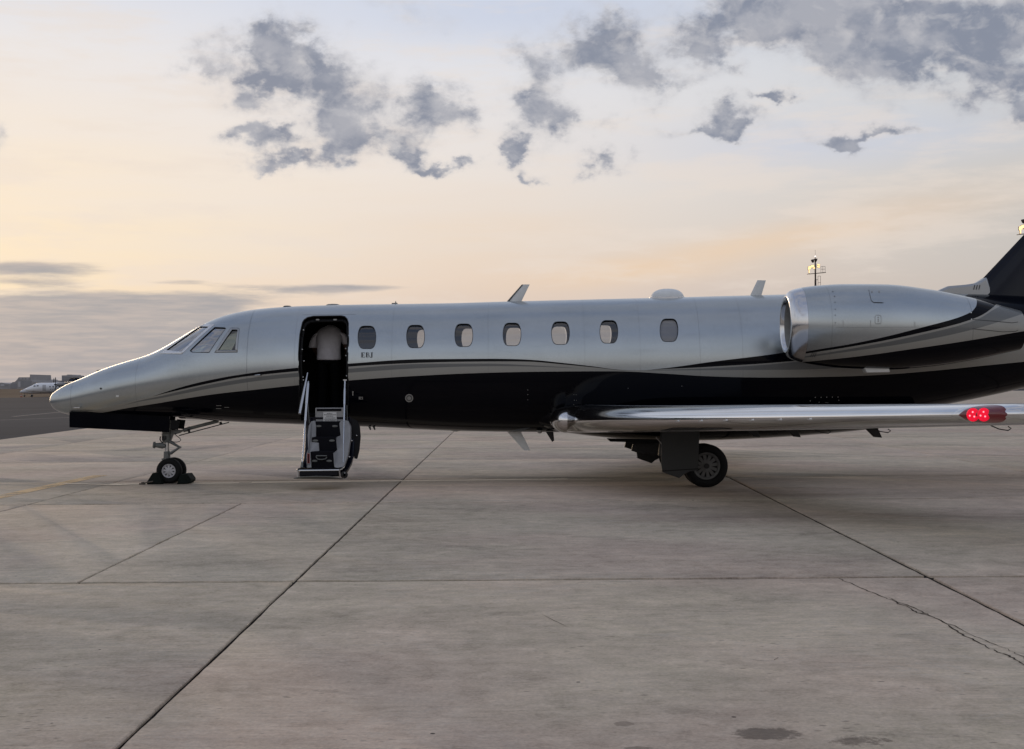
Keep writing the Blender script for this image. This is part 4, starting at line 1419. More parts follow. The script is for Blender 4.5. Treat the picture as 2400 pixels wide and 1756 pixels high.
for sgn in (-1, 1):
    cy = sgn * YN
    def circ(x, r, n=64, zc=None):
        z0 = float(fz(x)) if zc is None else zc
        return [Vector((x, cy + r * math.cos(2 * PI * k / n), z0 + r * math.sin(2 * PI * k / n))) for k in range(n)]
    mb = MB(); xs = [lipx + (nx_[-1] - lipx) * i / 40 for i in range(41)]
    mb.loft([circ(x, float(fr_(x))) for x in xs], False, False)
    xe = xs[-1]; re = float(fr_(xe))
    mb.loft([circ(xe, re), circ(xe + .006, re - .012), circ(xe - .02, re - .03), circ(xe - .6, re - .06)], False, False, mi=1)
    nac = part(mb, 'engine_nacelle', [M['nacelle'], M['fan']], angle=40)
    mb = MB()
    xh = nx_[0]; rh = float(fr_(xh))
    out = [(lipx, float(fr_(lipx)))] + [(x, float(fr_(x))) for x in np.linspace(lipx - .02, xh + .004, 10)]
    inn = [(xh - .012, rh - .018), (xh - .012, rh - .034), (xh + .01, rh - .048), (xh + .05, rh - .062)]
    mb.loft([circ(x, r) for x, r in out + inn], False, False)
    part(mb, 'inlet_lip', M['inlet_chrome'], nac, angle=80)
    mb = MB(); rt = rh - .085
    mb.loft([circ(xh + .05, rh - .062), circ(xh + .15, rt), circ(xh + .7, rt + .01)], False, False); part(mb, 'inlet_duct', M['mark_grey'], nac)
    mb = MB(); zc = float(fz(xh + .6))
    mb.loft([circ(xh + .74, rt, zc=zc), circ(xh + .745, .02, zc=zc)], False, True)
    for k in range(22):
        a = 2 * PI * k / 22
        def bp(r, da, dx): return Vector((xh + .62 + dx, cy + r * math.cos(a + da), zc + r * math.sin(a + da)))
        mb.add([bp(.12, -.10, .0), bp(.12, .12, .08), bp(rt - .005, .16, .09), bp(rt - .005, .0, .0)], [(0, 1, 2, 3)])
    mb.lathe([(-.30, .004), (-.26, .04), (-.16, .09), (0, .135), (.05, .13)], (xh + .64, cy, zc), (1, 0, 0), 24)
    part(mb, 'fan', M['fan'], nac)
    # pylon
    mb = MB(); z0 = float(fz(5.6))
    def foil(y, x0_, x1_, th, z):
        o = []
        for i in range(20):
            f = 2 * PI * i / 20
            u = .5 - .5 * math.cos(f)
            o.append(Vector((x0_ + (x1_ - x0_) * u, y, z + th * math.sin(f) * (1.2 - u * .6))))
        return o
    mb.loft([foil(sgn * .7, 4.5, 7.9, .11, z0 + .05), foil(sgn * 1.45, 4.8, 7.4, .10, z0)], True, True); part(mb, 'pylon', M['silver_plain'], angle=50)
    # cowl drain scoop below
    c = W(2045, 872, -YN) if sgn < 0 else W(2045, 872, -YN) * 1.0
    mb = MB(); zb = float(fz(5.35)) - float(fr_(5.35))
    mb.prism([(5.18, cy - .12, zb + .06), (5.56, cy - .12, zb + .06), (5.58, cy - .12, zb - .045), (5.24, cy - .12, zb - .05)], (0, .2, 0)); part(mb, 'drain_scoop', M['white'], nac, bevel=.01)


def nac_pt(px, py, out=0.003):
    """Point on the near nacelle under a pixel."""
    y = -YN - .5
    for _ in range(6):
        p = W(px, py, y); r = float(fr_(p.x)); dz_ = p.z - float(fz(p.x))
        y = -YN - math.sqrt(max(0, r * r - dz_ * dz_))
    p = W(px, py, y); n = Vector((0, p.y + YN, p.z - float(fz(p.x)))).normalized()
    return p + n * out


NAC = [o for o in bpy.data.objects if o.name.startswith('engine_nacelle')][0]


def nac_poly(pix, name, mat, out=.003):
    mb = MB(); mb.add([nac_pt(*q, out) for q in pix], [tuple(range(len(pix)))]); return part(mb, name, mat, NAC)


def nac_line(pix, w_, name, mat):
    for a, b in zip(pix, pix[1:]):
        d = (Vector(b) - Vector(a)).normalized(); n = Vector((-d.y, d.x)) * w_ / 2
        n_seg = max(1, int((Vector(b) - Vector(a)).length / 12))
        mb = MB()
        P = [Vector(a).lerp(Vector(b), i / n_seg) for i in range(n_seg + 1)]
        L = [nac_pt(*(q + n)) for q in P]; Q = [nac_pt(*(q - n)) for q in P]
        mb.add(L + Q, [(i, i + 1, i + n_seg + 2, i + n_seg + 1) for i in range(n_seg)])
        part(mb, name, mat, NAC)


nac_line([(2036, 680), (2042, 705), (2048, 709.5), (2071, 710)], 1.3, 'access_panel_edge', M['door_grey'])
nac_poly([(2048, 708.6), (2069, 709), (2067, 710.8), (2050, 710.4)], 'access_latch', M['mark_dark'])
for px in (2042, 2059): nac_poly([(px, 682), (px + 3, 682), (px + 3, 686), (px, 686)], 'access_hinge', M['mark_grey'])
nac_line([(2051, 742), (2051, 756), (2053, 759), (2063, 759), (2065, 756), (2065, 742), (2062, 739), (2054, 739), (2051, 742)], 1.1, 'access_panel_edge', M['mark_grey'])
nac_poly([(2053, 758.4), (2063, 758.6), (2063, 760), (2053, 759.8)], 'access_latch', M['mark_dark'])
for py in (743, 748, 752): nac_poly([(2057, py), (2060, py), (2060, py + 2.6), (2057, py + 2.6)], 'access_latch', M['mark_grey'])
for (px, py) in ((1952, 684), (1956, 695), (1957, 709), (1957.5, 725), (1957.5, 739), (1957.5, 757)): nac_poly([(px + 1.3 * math.cos(a), py + 1.3 * math.sin(a)) for a in (0, 1.05, 2.1, 3.14, 4.2, 5.25)], 'cowl_fastener', M['mark_dark'])
for px in (1976, 2040.5, 2144): nac_line([(px, 751 + (px > 2100) * 3), (px, 766)], 1.0, 'cowl_seam', M['mark_grey'])
for (px, py) in ((2276, 733), (2277, 748.5)): nac_poly([(px + 1.5 * math.cos(a), py + 1.5 * math.sin(a)) for a in (0, 1.05, 2.1, 3.14, 4.2, 5.25)], 'cowl_fastener', M['white'])
for px in (1904, 1908.5, 1913): nac_line([(px, 826), (px - 4.5, 837)], 1.5, 'cowl_vent', M['mark_dark'])
nac_line([(2279, 749), (2330, 753), (2372, 757), (2386, 755)], 1.2, 'reverser_seam', M['mark_dark'])
nac_line([(2279, 771), (2350, 778), (2380, 777), (2386, 774)], 1.2, 'reverser_seam', M['mark_dark'])

# ------------------------------------------------------------------ tail
mb = MB()
p0, p1 = W(2256, 703), W(2397, 553)
sl = (p1.x - p0.x) / (p1.z - p0.z)


def foilz(x0_, x1_, th, z):
    o = []
    for i in range(28):
        f = 2 * PI * i / 28; u = .5 - .5 * math.cos(f)
        o.append(Vector((x0_ + (x1_ - x0_) * u, th * math.sin(f) * (1.25 - u * .7), z)))
    return o


zr = 2.45
lex = lambda z: p0.x + (z - p0.z) * sl
mb.loft([foilz(lex(2.45) - .2, 11.2, .20, 2.45), foilz(lex(2.9), 11.15, .16, 2.9), foilz(lex(4.3), 11.45, .13, 4.3), foilz(lex(6.0), 11.9, .09, 6.0), foilz(lex(6.1) + .25, 11.8, .03, 6.1)])
fin = part(mb, 'tail_fin', M['navy'], angle=50)
for sgn in (-1, 1):
    mb = MB()
    def foils(y, x0_, x1_, th, z):
        return [Vector((x0_ + (x1_ - x0_) * (.5 - .5 * math.cos(2 * PI * i / 24)), sgn * y, z + th * math.sin(2 * PI * i / 24))) for i in range(24)]
    mb.loft([foils(.02, 9.7, 11.6, .09, 4.25), foils(3.3, 11.0, 12.0, .05, 4.35)]); part(mb, 'tailplane', M['silver_plain'], angle=50)
mb = MB()
dors = [(2200, 690), (2203, 680), (2224, 670.5), (2264, 667), (2288, 663.5), (2302, 656), (2314, 648), (2330, 700)]
mb.prism([W(a, b, -.10) for a, b in dors], (0, .20, 0)); part(mb, 'dorsal_fairing', M['silver_plain'], bevel=.05)
for px in (2283, 2289, 2295):
    a, b = W(px - 2, 668, -.104), W(px + 3, 679, -.104); mb = MB(); mb.box((a + b) / 2, (.012, .004, (a.z - b.z)), Matrix.Rotation(R(14), 3, 'Y')); part(mb, 'vent_slot', M['mark_dark'])

# ------------------------------------------------------------------ landing gear
def wheel(c, rad, wid, rim_r, spokes, rim_mat, parent, out=-1):
    """Tyre and rim as parts; outer face towards 'out' on y."""
    c = Vector(c); h = wid / 2
    mb = MB()
    prof = [(-h * .72, rim_r), (-h * .98, rim_r + .02), (-h, rad * .80), (-h * .86, rad * .93), (-h * .5, rad * .985), (0, rad), (h * .5, rad * .985), (h * .86, rad * .93), (h, rad * .80), (h * .98, rim_r + .02), (h * .72, rim_r)]
    mb.lathe(prof, c, (0, 1, 0), 40)
    # flattened where it stands
    mb.v = [(x, y, max(z, 0.0015)) for x, y, z in mb.v]
    ty = part(mb, 'tyre', M['rubber'], parent, angle=60)
    mb = MB()
    o_ = h * .74 * out
    mb.lathe([(o_ * .98, rim_r * 1.0), (o_ * 1.08, rim_r * .95), (o_ * 1.0, rim_r * .86), (o_ * .70, rim_r * .80), (o_ * .66, rim_r * .79)], c, (0, 1, 0), 36)
    for k in range(spokes):
        a = 2 * PI * (k + .3) / spokes
        d = Vector((math.cos(a), 0, math.sin(a))); s_ = Vector((-math.sin(a), 0, math.cos(a)))
        wi, wo = rim_r * 1.1 / spokes, rim_r * 1.5 / spokes
        q = [c + d * rim_r * .30 + s_ * wi + Vector((0, o_ * .86, 0)), c + d * rim_r * .30 - s_ * wi + Vector((0, o_ * .86, 0)),
             c + d * rim_r * .83 - s_ * wo + Vector((0, o_ * .74, 0)), c + d * rim_r * .83 + s_ * wo + Vector((0, o_ * .74, 0))]
        mb.prism(q, (0, -out * .02, 0))
    mb.lathe([(o_ * .5, rim_r * .36), (o_ * .92, rim_r * .34), (o_ * .95, rim_r * .20), (o_ * 1.12, rim_r * .17), (o_ * 1.14, 0.001)], c, (0, 1, 0), 24)
    part(mb, 'wheel_rim', rim_mat, parent)
    mb = MB(); mb.lathe([(o_ * .3, rim_r * .9), (o_ * .31, .001)], c, (0, 1, 0), 24); mb.lathe([(-o_ * .95, rim_r * 1.0), (-o_ * .96, .001)], c, (0, 1, 0), 24); part(mb, 'brake_disc', M['gear_bay'], parent)
    return ty


ngx = W(397, 1106, -.14).x
ng = empty('nose_gear', (0, 0, 0)); hang(ng, jet)


def PX(px, py, y=0.0): return W(px, py, y)


for s_ in (-1, 1):
    wheel((ngx, s_ * .145, .203), .205, .115, .112, 9, M['rim_light'], ng, out=s_)
mb = MB()
mb.rod([(PX(391, 985), .075), (PX(391, 1016), .075), (PX(391, 1016), .082), (PX(391, 1030), .078), (PX(391, 1037), .06)], 16)
mb.prism([PX(400, 1008, -.04), PX(424, 1008, -.04), PX(422, 1015, -.04), PX(404, 1020, -.04), PX(400, 1032, -.04)], (0, .08, 0)); part(mb, 'gear_leg', M['strut'], ng, bevel=.006)
mb = MB(); mb.rod([(PX(391.5, 1030), .036), (PX(391.5, 1062), .036)], 16); part(mb, 'piston', M['piston'], ng)
mb = MB(); mb.rod([(PX(391.5, 1058), .052), (PX(391.5, 1079), .056), (PX(393, 1098), .05)], 16); mb.rod([(Vector((ngx, -.16, .203)), .035), (Vector((ngx, .16, .203)), .035)], 12)
mb.prism([PX(377, 1076, -.02), PX(390, 1072, -.02), PX(392, 1082, -.02), PX(381, 1079, -.02)], (0, .04, 0)); part(mb, 'axle_fork', M['strut'], ng, bevel=.004)
mb = MB(); a, b, c = PX(398, 1035), PX(421.5, 1048.5), PX(399, 1063.5)
for dy in (-.035, .035):
    mb.tube([a + Vector((0, dy * 1.3, 0)), b + Vector((0, dy * .3, 0))], [.022, .014], 8)
    mb.tube([b + Vector((0, dy * .3, 0)), c + Vector((0, dy * 1.3, 0))], [.014, .022], 8)
mb.rod([(b + Vector((0, -.03, 0)), .02), (b + Vector((0, .03, 0)), .02)], 10); part(mb, 'torque_link', M['strut'], ng)
mb = MB(); mb.rod([(PX(424, 1010.5), .016), (PX(430, 1009), .016), (PX(430, 1009), .03), (PX(439, 1006.5), .034), (PX(445, 1004), .034), (PX(445, 1004), .027), (PX(512, 987), .027)], 12); part(mb, 'drag_brace', M['strut'], ng)
mb = MB(); mb.rod([(PX(420, 1021, -.06), .009), (PX(537, 990, -.06), .009)], 6); mb.tube([PX(442, 1006, -.05), PX(444, 1014, -.06)], .02, 6); mb.tube([PX(516, 990, -.05), PX(519, 995, -.06)], .022, 6); part(mb, 'brace_rod', M['dark_metal'], ng)
mb = MB(); c = PX(372, 1044, -.02); mb.lathe([(-.085, .001), (-.085, .052), (-.06, .055), (-.05, .035), (0, .042), (.06, .05), (.11, .03)], c, (1, 0, -.08), 16); part(mb, 'taxi_light', M['strut'], ng)
mb = MB(); mb.tube([PX(376, 1023), PX(375, 1030), PX(378, 1036), PX(388, 1037)], .010, 6); mb.tube([PX(382, 1022, -.08), PX(382, 1033, -.08)], .02, 8); mb.tube([PX(388, 1022, -.08), PX(388, 1031, -.08)], .014, 8); part(mb, 'steering_unit', M['dark_metal'], ng)
mb = MB(); mb.tube([PX(410, 1016, -.05), PX(413, 1021, -.06), PX(421, 1027, -.06), PX(424, 1031, -.06), PX(421, 1035, -.06), PX(413, 1036.5, -.05), PX(402, 1035, -.04)], .006, 6); mb.tube([PX(399, 990, -.06), PX(402, 997, -.06), PX(409, 1003, -.06), PX(411, 1010, -.05)], .006, 6); part(mb, 'hydraulic_hose', M['dark_metal'], ng)
for s_ in (-1, 1):
    mb = MB(); y = s_ * .19
    q = [PX(162.5, 966, -.19), PX(162.5, 1002, -.19), PX(396, 1013.5, -.19), PX(398, 972, -.19), PX(330, 966, -.19), PX(240, 964, -.19)]
    mb.prism([(p.x, y, p.z) for p in q], (0, .022 * -s_, 0)); part(mb, 'nose_gear_door', M['black_gloss'], jet, bevel=.004)
    mb = MB(); q = [PX(401, 984, -.2), PX(399, 1006, -.2), PX(417, 1008, -.2), PX(421, 986, -.2)]
    mb.prism([(p.x, s_ * .2, p.z) for p in q], (0, .02 * -s_, 0)); part(mb, 'nose_gear_door', M['gear_bay'], jet, bevel=.003)
mb = MB(); a, b = PX(250, 978, -.02), PX(385, 982, -.02); mb.prism([(a.x, .02, a.z), (b.x, .02, b.z), (b.x - .25, .02, b.z - .035), (a.x + .2, .02, a.z - .03)], (0, .05, 0)); part(mb, 'door_stiffener', M['door_grey'])

mgx = W(1655, 1093, -1.78).x
for s_ in (-1, 1):
    mg = empty('main_gear', (0, 0, 0)); hang(mg, jet)
    for dy, o_ in ((.16, s_), (-.16, -s_)):
        wheel((mgx, s_ * (1.60 + dy), .318), .325, .165, .205, 12, M['rim_dark'], mg, out=o_)
    mb = MB()
    k = Vector((mgx - .62, s_ * 1.6, .46)); ax_ = Vector((mgx, s_ * 1.6, .318))
    mb.rod([(Vector((mgx - .55, s_ * 1.55, .95)), .085), (k, .075)], 14); mb.rod([(k, .07), (ax_, .06)], 12)
    mb.rod([(ax_ + Vector((0, -.24, 0)), .04), (ax_ + Vector((0, .24, 0)), .04)], 12); part(mb, 'trailing_arm', M['dark_metal'], mg)
    mb = MB(); mb.rod([(Vector((mgx - .30, s_ * 1.56, .93)), .05), (Vector((mgx - .26, s_ * 1.58, .60)), .05), (Vector((mgx - .26, s_ * 1.58, .60)), .035), (Vector((mgx - .22, s_ * 1.6, .40)), .035)], 12); part(mb, 'shock_strut', M['strut'], mg)
    mb = MB()
    q = [PX(1551, 1011, -1.98), PX(1549.5, 1088, -1.98), PX(1553, 1107, -1.98), PX(1592, 1121, -1.98), PX(1603, 1112, -1.98), PX(1618, 1105, -1.98), PX(1636, 1102.5, -1.98), PX(1638.5, 1040, -1.98), PX(1640, 1009, -1.98)]
    mb.prism([(p.x, s_ * 1.985, p.z) for p in q], (0, .025 * -s_, 0)); part(mb, 'main_gear_door', M['gear_panel'], jet, bevel=.005)
    mb = MB(); a, b = PX(1551, 1104.5, -2.0), PX(1637, 1099, -2.0); mb.prism([(a.x, s_ * 1.9865, a.z + .006), (b.x, s_ * 1.9865, b.z + .006), (b.x, s_ * 1.9865, b.z - .006), (a.x, s_ * 1.9865, a.z - .006)], (0, .004 * s_, 0)); part(mb, 'door_crease', M['gear_bay'])
    # inboard door hanging ahead of the wheels
    mb = MB(); q = [PX(1482, 1040, -.55), PX(1478, 1056, -.55), PX(1506, 1065, -.55), PX(1512, 1060, -.55), PX(1520, 1065, -.55), PX(1545, 1066, -.55), PX(1545, 1036, -.55)]
    mb.prism([(p.x, s_ * .62, p.z) for p in q], (0, .05 * s_, 0)); part(mb, 'inboard_gear_door', M['dark_metal'], jet, bevel=.006)
    if s_ < 0:
        mb = MB(); mb.rod([(PX(1538, 1025, -1.9), .008), (PX(1552, 1042, -1.97), .008)], 6); part(mb, 'door_rod', M['piston'], mg)

# ------------------------------------------------------------------ airstair: lower half of the door folded down
st = empty('airstair', (0, 0, 0)); hang(st, jet)


def SP(px, py, y): return W(px, py, y)


# risers and treads: carpet-covered steps
RIS = [(-1.08, (739, 797), 988, 1025), (-1.33, (731, 789), 1025, 1058.5), (-1.58, (727.5, 781), 1058.5, 1099)]
for k, (y, (xa, xb), ya, yb) in enumerate(RIS):
    a, b = SP(xa, ya, y), SP(xb, yb, y)
    mb = MB(); mb.box(((a.x + b.x) / 2, y + .015, (a.z + b.z) / 2), (b.x - a.x, .03, a.z - b.z))
    mb.box(((a.x + b.x) / 2, y + .13, a.z - .012), (b.x - a.x, .25, .024)); part(mb, 'step', M['carpet'], st, bevel=.012)
    ypad = (999, 1033, 1080.5)[k]
    for px in ((747, 785), (739, 778), (737.5, 771.5))[k]:
        mb = MB(); c = SP(px, ypad, y - .001)
        mb.loft([[c + Vector((.043 * r_ * math.cos(f), dy_, .0165 * r_ * math.sin(f))) for f in [2 * PI * i / 20 for i in range(20)]] for r_, dy_ in ((1, .004), (1, -.006), (.75, -.008))], True, True); part(mb, 'step_light', M['strut'], st)
# top panel with slot and notice
y = -1.0; a, b = SP(738.5, 956, y), SP(805, 990, y)
mb = MB(); mb.box(((a.x + b.x) / 2, y + .03, (a.z + b.z) / 2), (b.x - a.x, .05, a.z - b.z)); part(mb, 'top_riser', M['stair_grey'], st, bevel=.012)
a, b = SP(742.5, 958.5, y), SP(800, 963.5, y); mb = MB(); mb.box(((a.x + b.x) / 2, y + .002, (a.z + b.z) / 2), (b.x - a.x, .012, a.z - b.z)); part(mb, 'hand_slot', M['carpet'], st)
y = -1.004; a, b = SP(757.5, 966, y), SP(789, 987.5, y); mb = MB(); mb.box(((a.x + b.x) / 2, y, (a.z + b.z) / 2), (b.x - a.x, .006, a.z - b.z)); pl = part(mb, 'notice_plate', M['placard'], st)
rng = random.Random(2)
mb = MB()
for k, (xa, xb, yy) in enumerate(((766, 779, 968.8), (759.5, 787, 971.7), (765, 781, 975), (762, 786, 979.2), (760.5, 787, 982.3), (761, 787, 985.5))):
    x = xa
    while x < xb:
        L = rng.uniform(1.3, 3.6); p, q = SP(x, yy, -1.0075), SP(min(xb, x + L), yy + 1.4, -1.0075)
        mb.add([(p.x, -1.0075, p.z), (q.x, -1.0075, p.z), (q.x, -1.0075, q.z), (p.x, -1.0075, q.z)], [(0, 1, 2, 3)]); x += L + .7
part(mb, 'notice_text', M['mark_dark'], st)
# stringers: moulded grey side pieces stepping down with the treads
for side in ('front', 'aft'):
    if side == 'front':
        outl = [(736, 986, -1.03), (741, 991, -1.08), (740.5, 1024, -1.10), (731, 1027, -1.33), (730, 1036, -1.34), (747, 1038, -1.34), (748.5, 1058, -1.35), (728, 1061, -1.58), (730, 1097, -1.60), (719, 1097, -1.62), (717.5, 1065, -1.55), (722, 1052, -1.45), (721, 1020, -1.25), (723.5, 998, -1.12), (729, 988, -1.06)]
    else:
        outl = [(795, 990, -1.08), (798, 1021, -1.10), (788, 1025, -1.33), (790, 1055, -1.35), (781, 1062, -1.58), (783, 1095, -1.60), (790, 1098, -1.62), (806, 1094, -1.60), (815, 1068, -1.45), (821, 1030, -1.25), (821.5, 1000, -1.12), (816, 987, -1.05), (806, 984, -1.03)]
    mb = MB()
    fr = [SP(a, b, c_) for a, b, c_ in outl]
    bk = [p + Vector((0, .16, .0)) for p in fr]
    n = len(fr)
    mb.add(fr + bk, [tuple(range(n)), tuple(range(2 * n - 1, n - 1, -1))] + [((i + 1) % n, i, i + n, (i + 1) % n + n) for i in range(n)])
    part(mb, 'stringer', M['stair_grey'], st, bevel=.008, angle=30)
mb = MB(); a, b = SP(727, 1041.5, -1.36), SP(744, 1057, -1.36); mb.box(((a.x + b.x) / 2, -1.352, (a.z + b.z) / 2), (b.x - a.x, .01, a.z - b.z)); part(mb, 'latch_recess', M['door_grey'], st)
mb = MB(); mb.tube([SP(739.5, 1053, -1.37), SP(723.5, 1053, -1.38), SP(723, 1062, -1.5)], .008, 8); part(mb, 'latch_lever', M['chrome_rail'], st)
mb = MB(); a, b = SP(719.5, 1062, -1.635), SP(727, 1087, -1.635); mb.box(((a.x + b.x) / 2, -1.635, (a.z + b.z) / 2), (b.x - a.x, .012, a.z - b.z)); mb.box(((a.x + b.x) / 2, -1.643, (a.z + b.z) / 2), ((b.x - a.x) * .7, .004, (a.z - b.z) * .92), mi=1); mb.box(((a.x + b.x) / 2, -1.647, (a.z + b.z) / 2), ((b.x - a.x) * .34, .004, (a.z - b.z) * .84), mi=2); part(mb, 'latch_indicator', [M['stair_grey'], M['red_tag'], M['gear_bay']], st)
# carry handle on the lowest riser
h = [(741, 1068.5), (741.5, 1073), (745, 1076.5), (754, 1077.5), (762, 1076), (766, 1072.5), (766, 1068.5), (741, 1068.5)]
mb = MB(); mb.tube([SP(a, b, -1.61) for a, b in h], .008, 8, cap=False); part(mb, 'carry_handle', M['strut'], st)
# foot step with bright rail
mb = MB(); y0, y1 = -1.86, -1.60
rail = [SP(806, 1094, -1.58), SP(800, 1100, -1.74), SP(794, 1102, -1.84), SP(745, 1102.7, -1.87), SP(703, 1103.2, -1.84), SP(696.5, 1102, -1.76), SP(700, 1099, -1.68), SP(710, 1096.5, -1.60)]
mb.tube(rail, .013, 10); part(mb, 'foot_rail', M['chrome_rail'], st)
mb = MB(); mb.tube([SP(698, 1103, -1.80), SP(698, 1117.5, -1.80)], .012, 8); mb.tube([SP(795, 1102, -1.83), SP(797, 1117, -1.80)], .012, 8); part(mb, 'rail_post', M['chrome_rail'], st)
mb = MB(); a, b = SP(701, 1104.5, -1.82), SP(791, 1115, -1.82); mb.box(((a.x + b.x) / 2, -1.80, (a.z + b.z) / 2), (b.x - a.x, .03, a.z - b.z)); part(mb, 'step_front', M['navy'], st, bevel=.006)
mb = MB(); a, b = SP(698, 1099, -1.82), SP(792, 1101, -1.82); mb.box(((a.x + b.x) / 2, -1.70, a.z - .008), (b.x - a.x, .24, .018)); part(mb, 'foot_step', M['carpet'], st)
mb = MB(); base = [(688, 1120.5, -1.70), (704, 1117, -1.86), (740, 1115.5, -1.92), (772, 1116, -1.90), (797, 1119.5, -1.80), (806, 1122.5, -1.62), (806, 1121.5, -1.45), (700, 1119, -1.45)]
mb.prism([SP(*q) for q in base], (0, 0, -.012)); part(mb, 'foot_plate', M['strut'], st)
# outer door skin, black and curved, on the back of the stair
mb = MB()
xa, xb = SP(712, 1040, -1.2).x, SP(822, 1040, -1.2).x
arc = [(-.955, 1.02), (-.94, .90), (-.96, .76), (-1.02, .60), (-1.12, .46), (-1.26, .34), (-1.42, .245), (-1.60, .185)]
arc2 = [(y_ - .045, z_ + .05) for y_, z_ in arc]
def door_ring(x, k): return [Vector((x, y_, z_)) for y_, z_ in arc] + [Vector((x, y_, z_)) for y_, z_ in arc2[::-1]]
RX = [822, 826, 829, 831, 829, 824, 815, 806]
sk = []
for k_, ((y_, z_), (y2, z2)) in enumerate(zip(arc, arc2)):
    xr = (RX[k_] - 1200) * (y_ + CAM_D) / FPX
    sk.append([Vector((xa, y_, z_)), Vector((xr, y_, z_)), Vector((xr, y2, z2)), Vector((xa, y2, z2))])
mb.loft(sk); part(mb, 'door_skin', M['navy'], st, bevel=.01, angle=40)
mb = MB()
for (x0_, yy, zz, sx) in ((xb + .02, -1.0, .86, .07), (xb + .02, -1.03, .66, .07)):
    pass
fl = [(823, 981, -1.0), (836, 985, -1.0), (843, 1000, -1.0), (845, 1024, -1.0), (842, 1056, -1.06), (837, 1076, -1.12), (830, 1075, -1.14), (828, 1040, -1.05)]
mb.prism([SP(*q) for q in fl], (0, .05, 0)); part(mb, 'door_flange', M['jamb'], st, bevel=.008)
for (px, py, y) in ((825, 1033, -1.2), (836, 1021, -1.02), (819, 1071, -1.4), (808, 1109, -1.6)):
    mb = MB(); mb.lathe([(0, .001), (0, .012), (.016, .010), (.02, .001)], SP(px, py, y - .04), (0, -1, 0), 8); part(mb, 'latch_pin', M['piston'], st)
mb = MB(); mb.lathe([(0, .001), (0, .055), (.03, .055), (.035, .02), (.05, .02)], SP(806, 1113, -1.6), (.4, -1, 0), 16); part(mb, 'hinge_wheel', M['dark_metal'], st)
# telescoping handrails and stay
mb = MB()
def tele(a, b, steps):
    a, b = Vector(a), Vector(b); o = []
    for i, (k, r_) in enumerate(steps):
        o.append((a.lerp(b, k), r_))
    return o
mb.rod(tele(SP(708, 1090, -1.66), SP(722.5, 894, -1.02), [(0, .010), (.30, .010), (.30, .013), (.52, .013), (.52, .018), (.72, .018), (.72, .022), (.96, .022), (1, .012)]), 10); part(mb, 'handrail', M['chrome_rail'], st)
mb = MB(); mb.rod([(SP(707, 1097, -1.68), .024), (SP(708.5, 1083, -1.63), .016)], 10); part(mb, 'handrail_foot', M['strut'], st)
mb = MB(); mb.rod(tele(SP(804.5, 1084, -1.60), SP(808.5, 893, -1.02), [(0, .007), (.22, .007), (.22, .011), (.50, .011), (.50, .016), (.70, .016), (.70, .021), (.86, .021), (.92, .014), (1, .014)]), 10)
mb.box(SP(808.8, 891, -1.02), (.055, .03, .018)); part(mb, 'handrail', M['chrome_rail'], st)
mb = MB(); a, b = SP(702.5, 970, -1.35), SP(721, 874, -1.0)
mb.rod([(a, .024), (a.lerp(b, .3), .026), (a.lerp(b, .62), .020), (b, .010)], 10); part(mb, 'handrail_stay', M['chrome_rail'], st)
mb = MB(); mb.tube([SP(725, 992, -1.1), SP(722, 950, -1.05), SP(719, 905, -1.0)], .005, 6); mb.tube([SP(814, 985, -1.05), SP(813, 950, -1.02)], .005, 6); part(mb, 'stair_cable', M['strut'], st)

# cabin inside the door: sill, floor covering, cockpit seats, light through the far panes only
a, b = SP(706, 950, -.8), SP(817, 950, -.8)
mb = MB(); mb.box(((a.x + b.x) / 2, -.55, FLOOR + .008), (b.x - a.x, .7, .012)); part(mb, 'entry_carpet', M['carpet'], fus)
for (px, nm) in ((480, 'pilot_seat'),):
    for s_ in (-1, 1):
        p = W(488, 800, s_ * .42)
        mb = MB(); rr = []
        for i in range(9):
            v = i / 8; w_ = .21 * math.sqrt(max(.02, 1 - (v - .3) ** 2 * 1.8 if v > .3 else 1))
            c = Vector((p.x - .02 + .14 * v, s_ * .42, 1.35 + .78 * v))
            rr.append([c + Vector((.06 * math.cos(f), w_ * math.sin(f), 0)) for f in [2 * PI * k / 16 for k in range(16)]])
        mb.loft(rr); part(mb, nm, M['seat'], fus, angle=60)
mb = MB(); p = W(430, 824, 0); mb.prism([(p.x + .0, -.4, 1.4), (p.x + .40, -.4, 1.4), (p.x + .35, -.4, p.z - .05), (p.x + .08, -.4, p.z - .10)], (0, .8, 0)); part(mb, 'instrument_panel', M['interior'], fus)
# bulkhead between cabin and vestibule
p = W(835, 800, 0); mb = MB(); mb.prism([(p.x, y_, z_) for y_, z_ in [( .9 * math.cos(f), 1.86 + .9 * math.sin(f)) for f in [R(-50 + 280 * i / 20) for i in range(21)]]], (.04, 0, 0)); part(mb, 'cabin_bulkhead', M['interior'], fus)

# ------------------------------------------------------------------ person stooping in the doorway, back to the camera
FL = FLOOR + .014
pc = W(770, 826, .02)
person = empty('person', (pc.x, .02, FL))
tag(person, 'person in white short-sleeved shirt and black trousers stooping inside the doorway', 'person')
O = Vector((pc.x, -.25, FL))
J = {'pel': (0, 0, .92), 'sp1': (0, .03, 1.04), 'sp2': (.0, .11, 1.20), 'sp3': (0, .20, 1.32), 'nk': (0, .29, 1.38), 'hd': (0, .37, 1.40), 'hd2': (0, .46, 1.36)}
for s_, n_ in ((-1, 'l'), (1, 'r')):
    J['sh' + n_] = (s_ * .19, .18, 1.30); J['el' + n_] = (s_ * .27, .20, 1.04); J['wr' + n_] = (s_ * .22, .40, .92); J['ha' + n_] = (s_ * .20, .47, .90)
    J['hip' + n_] = (s_ * .10, 0, .88); J['kn' + n_] = (s_ * .11, .02, .48); J['an' + n_] = (s_ * .12, -.01, .09); J['to' + n_] = (s_ * .13, .13, .03)
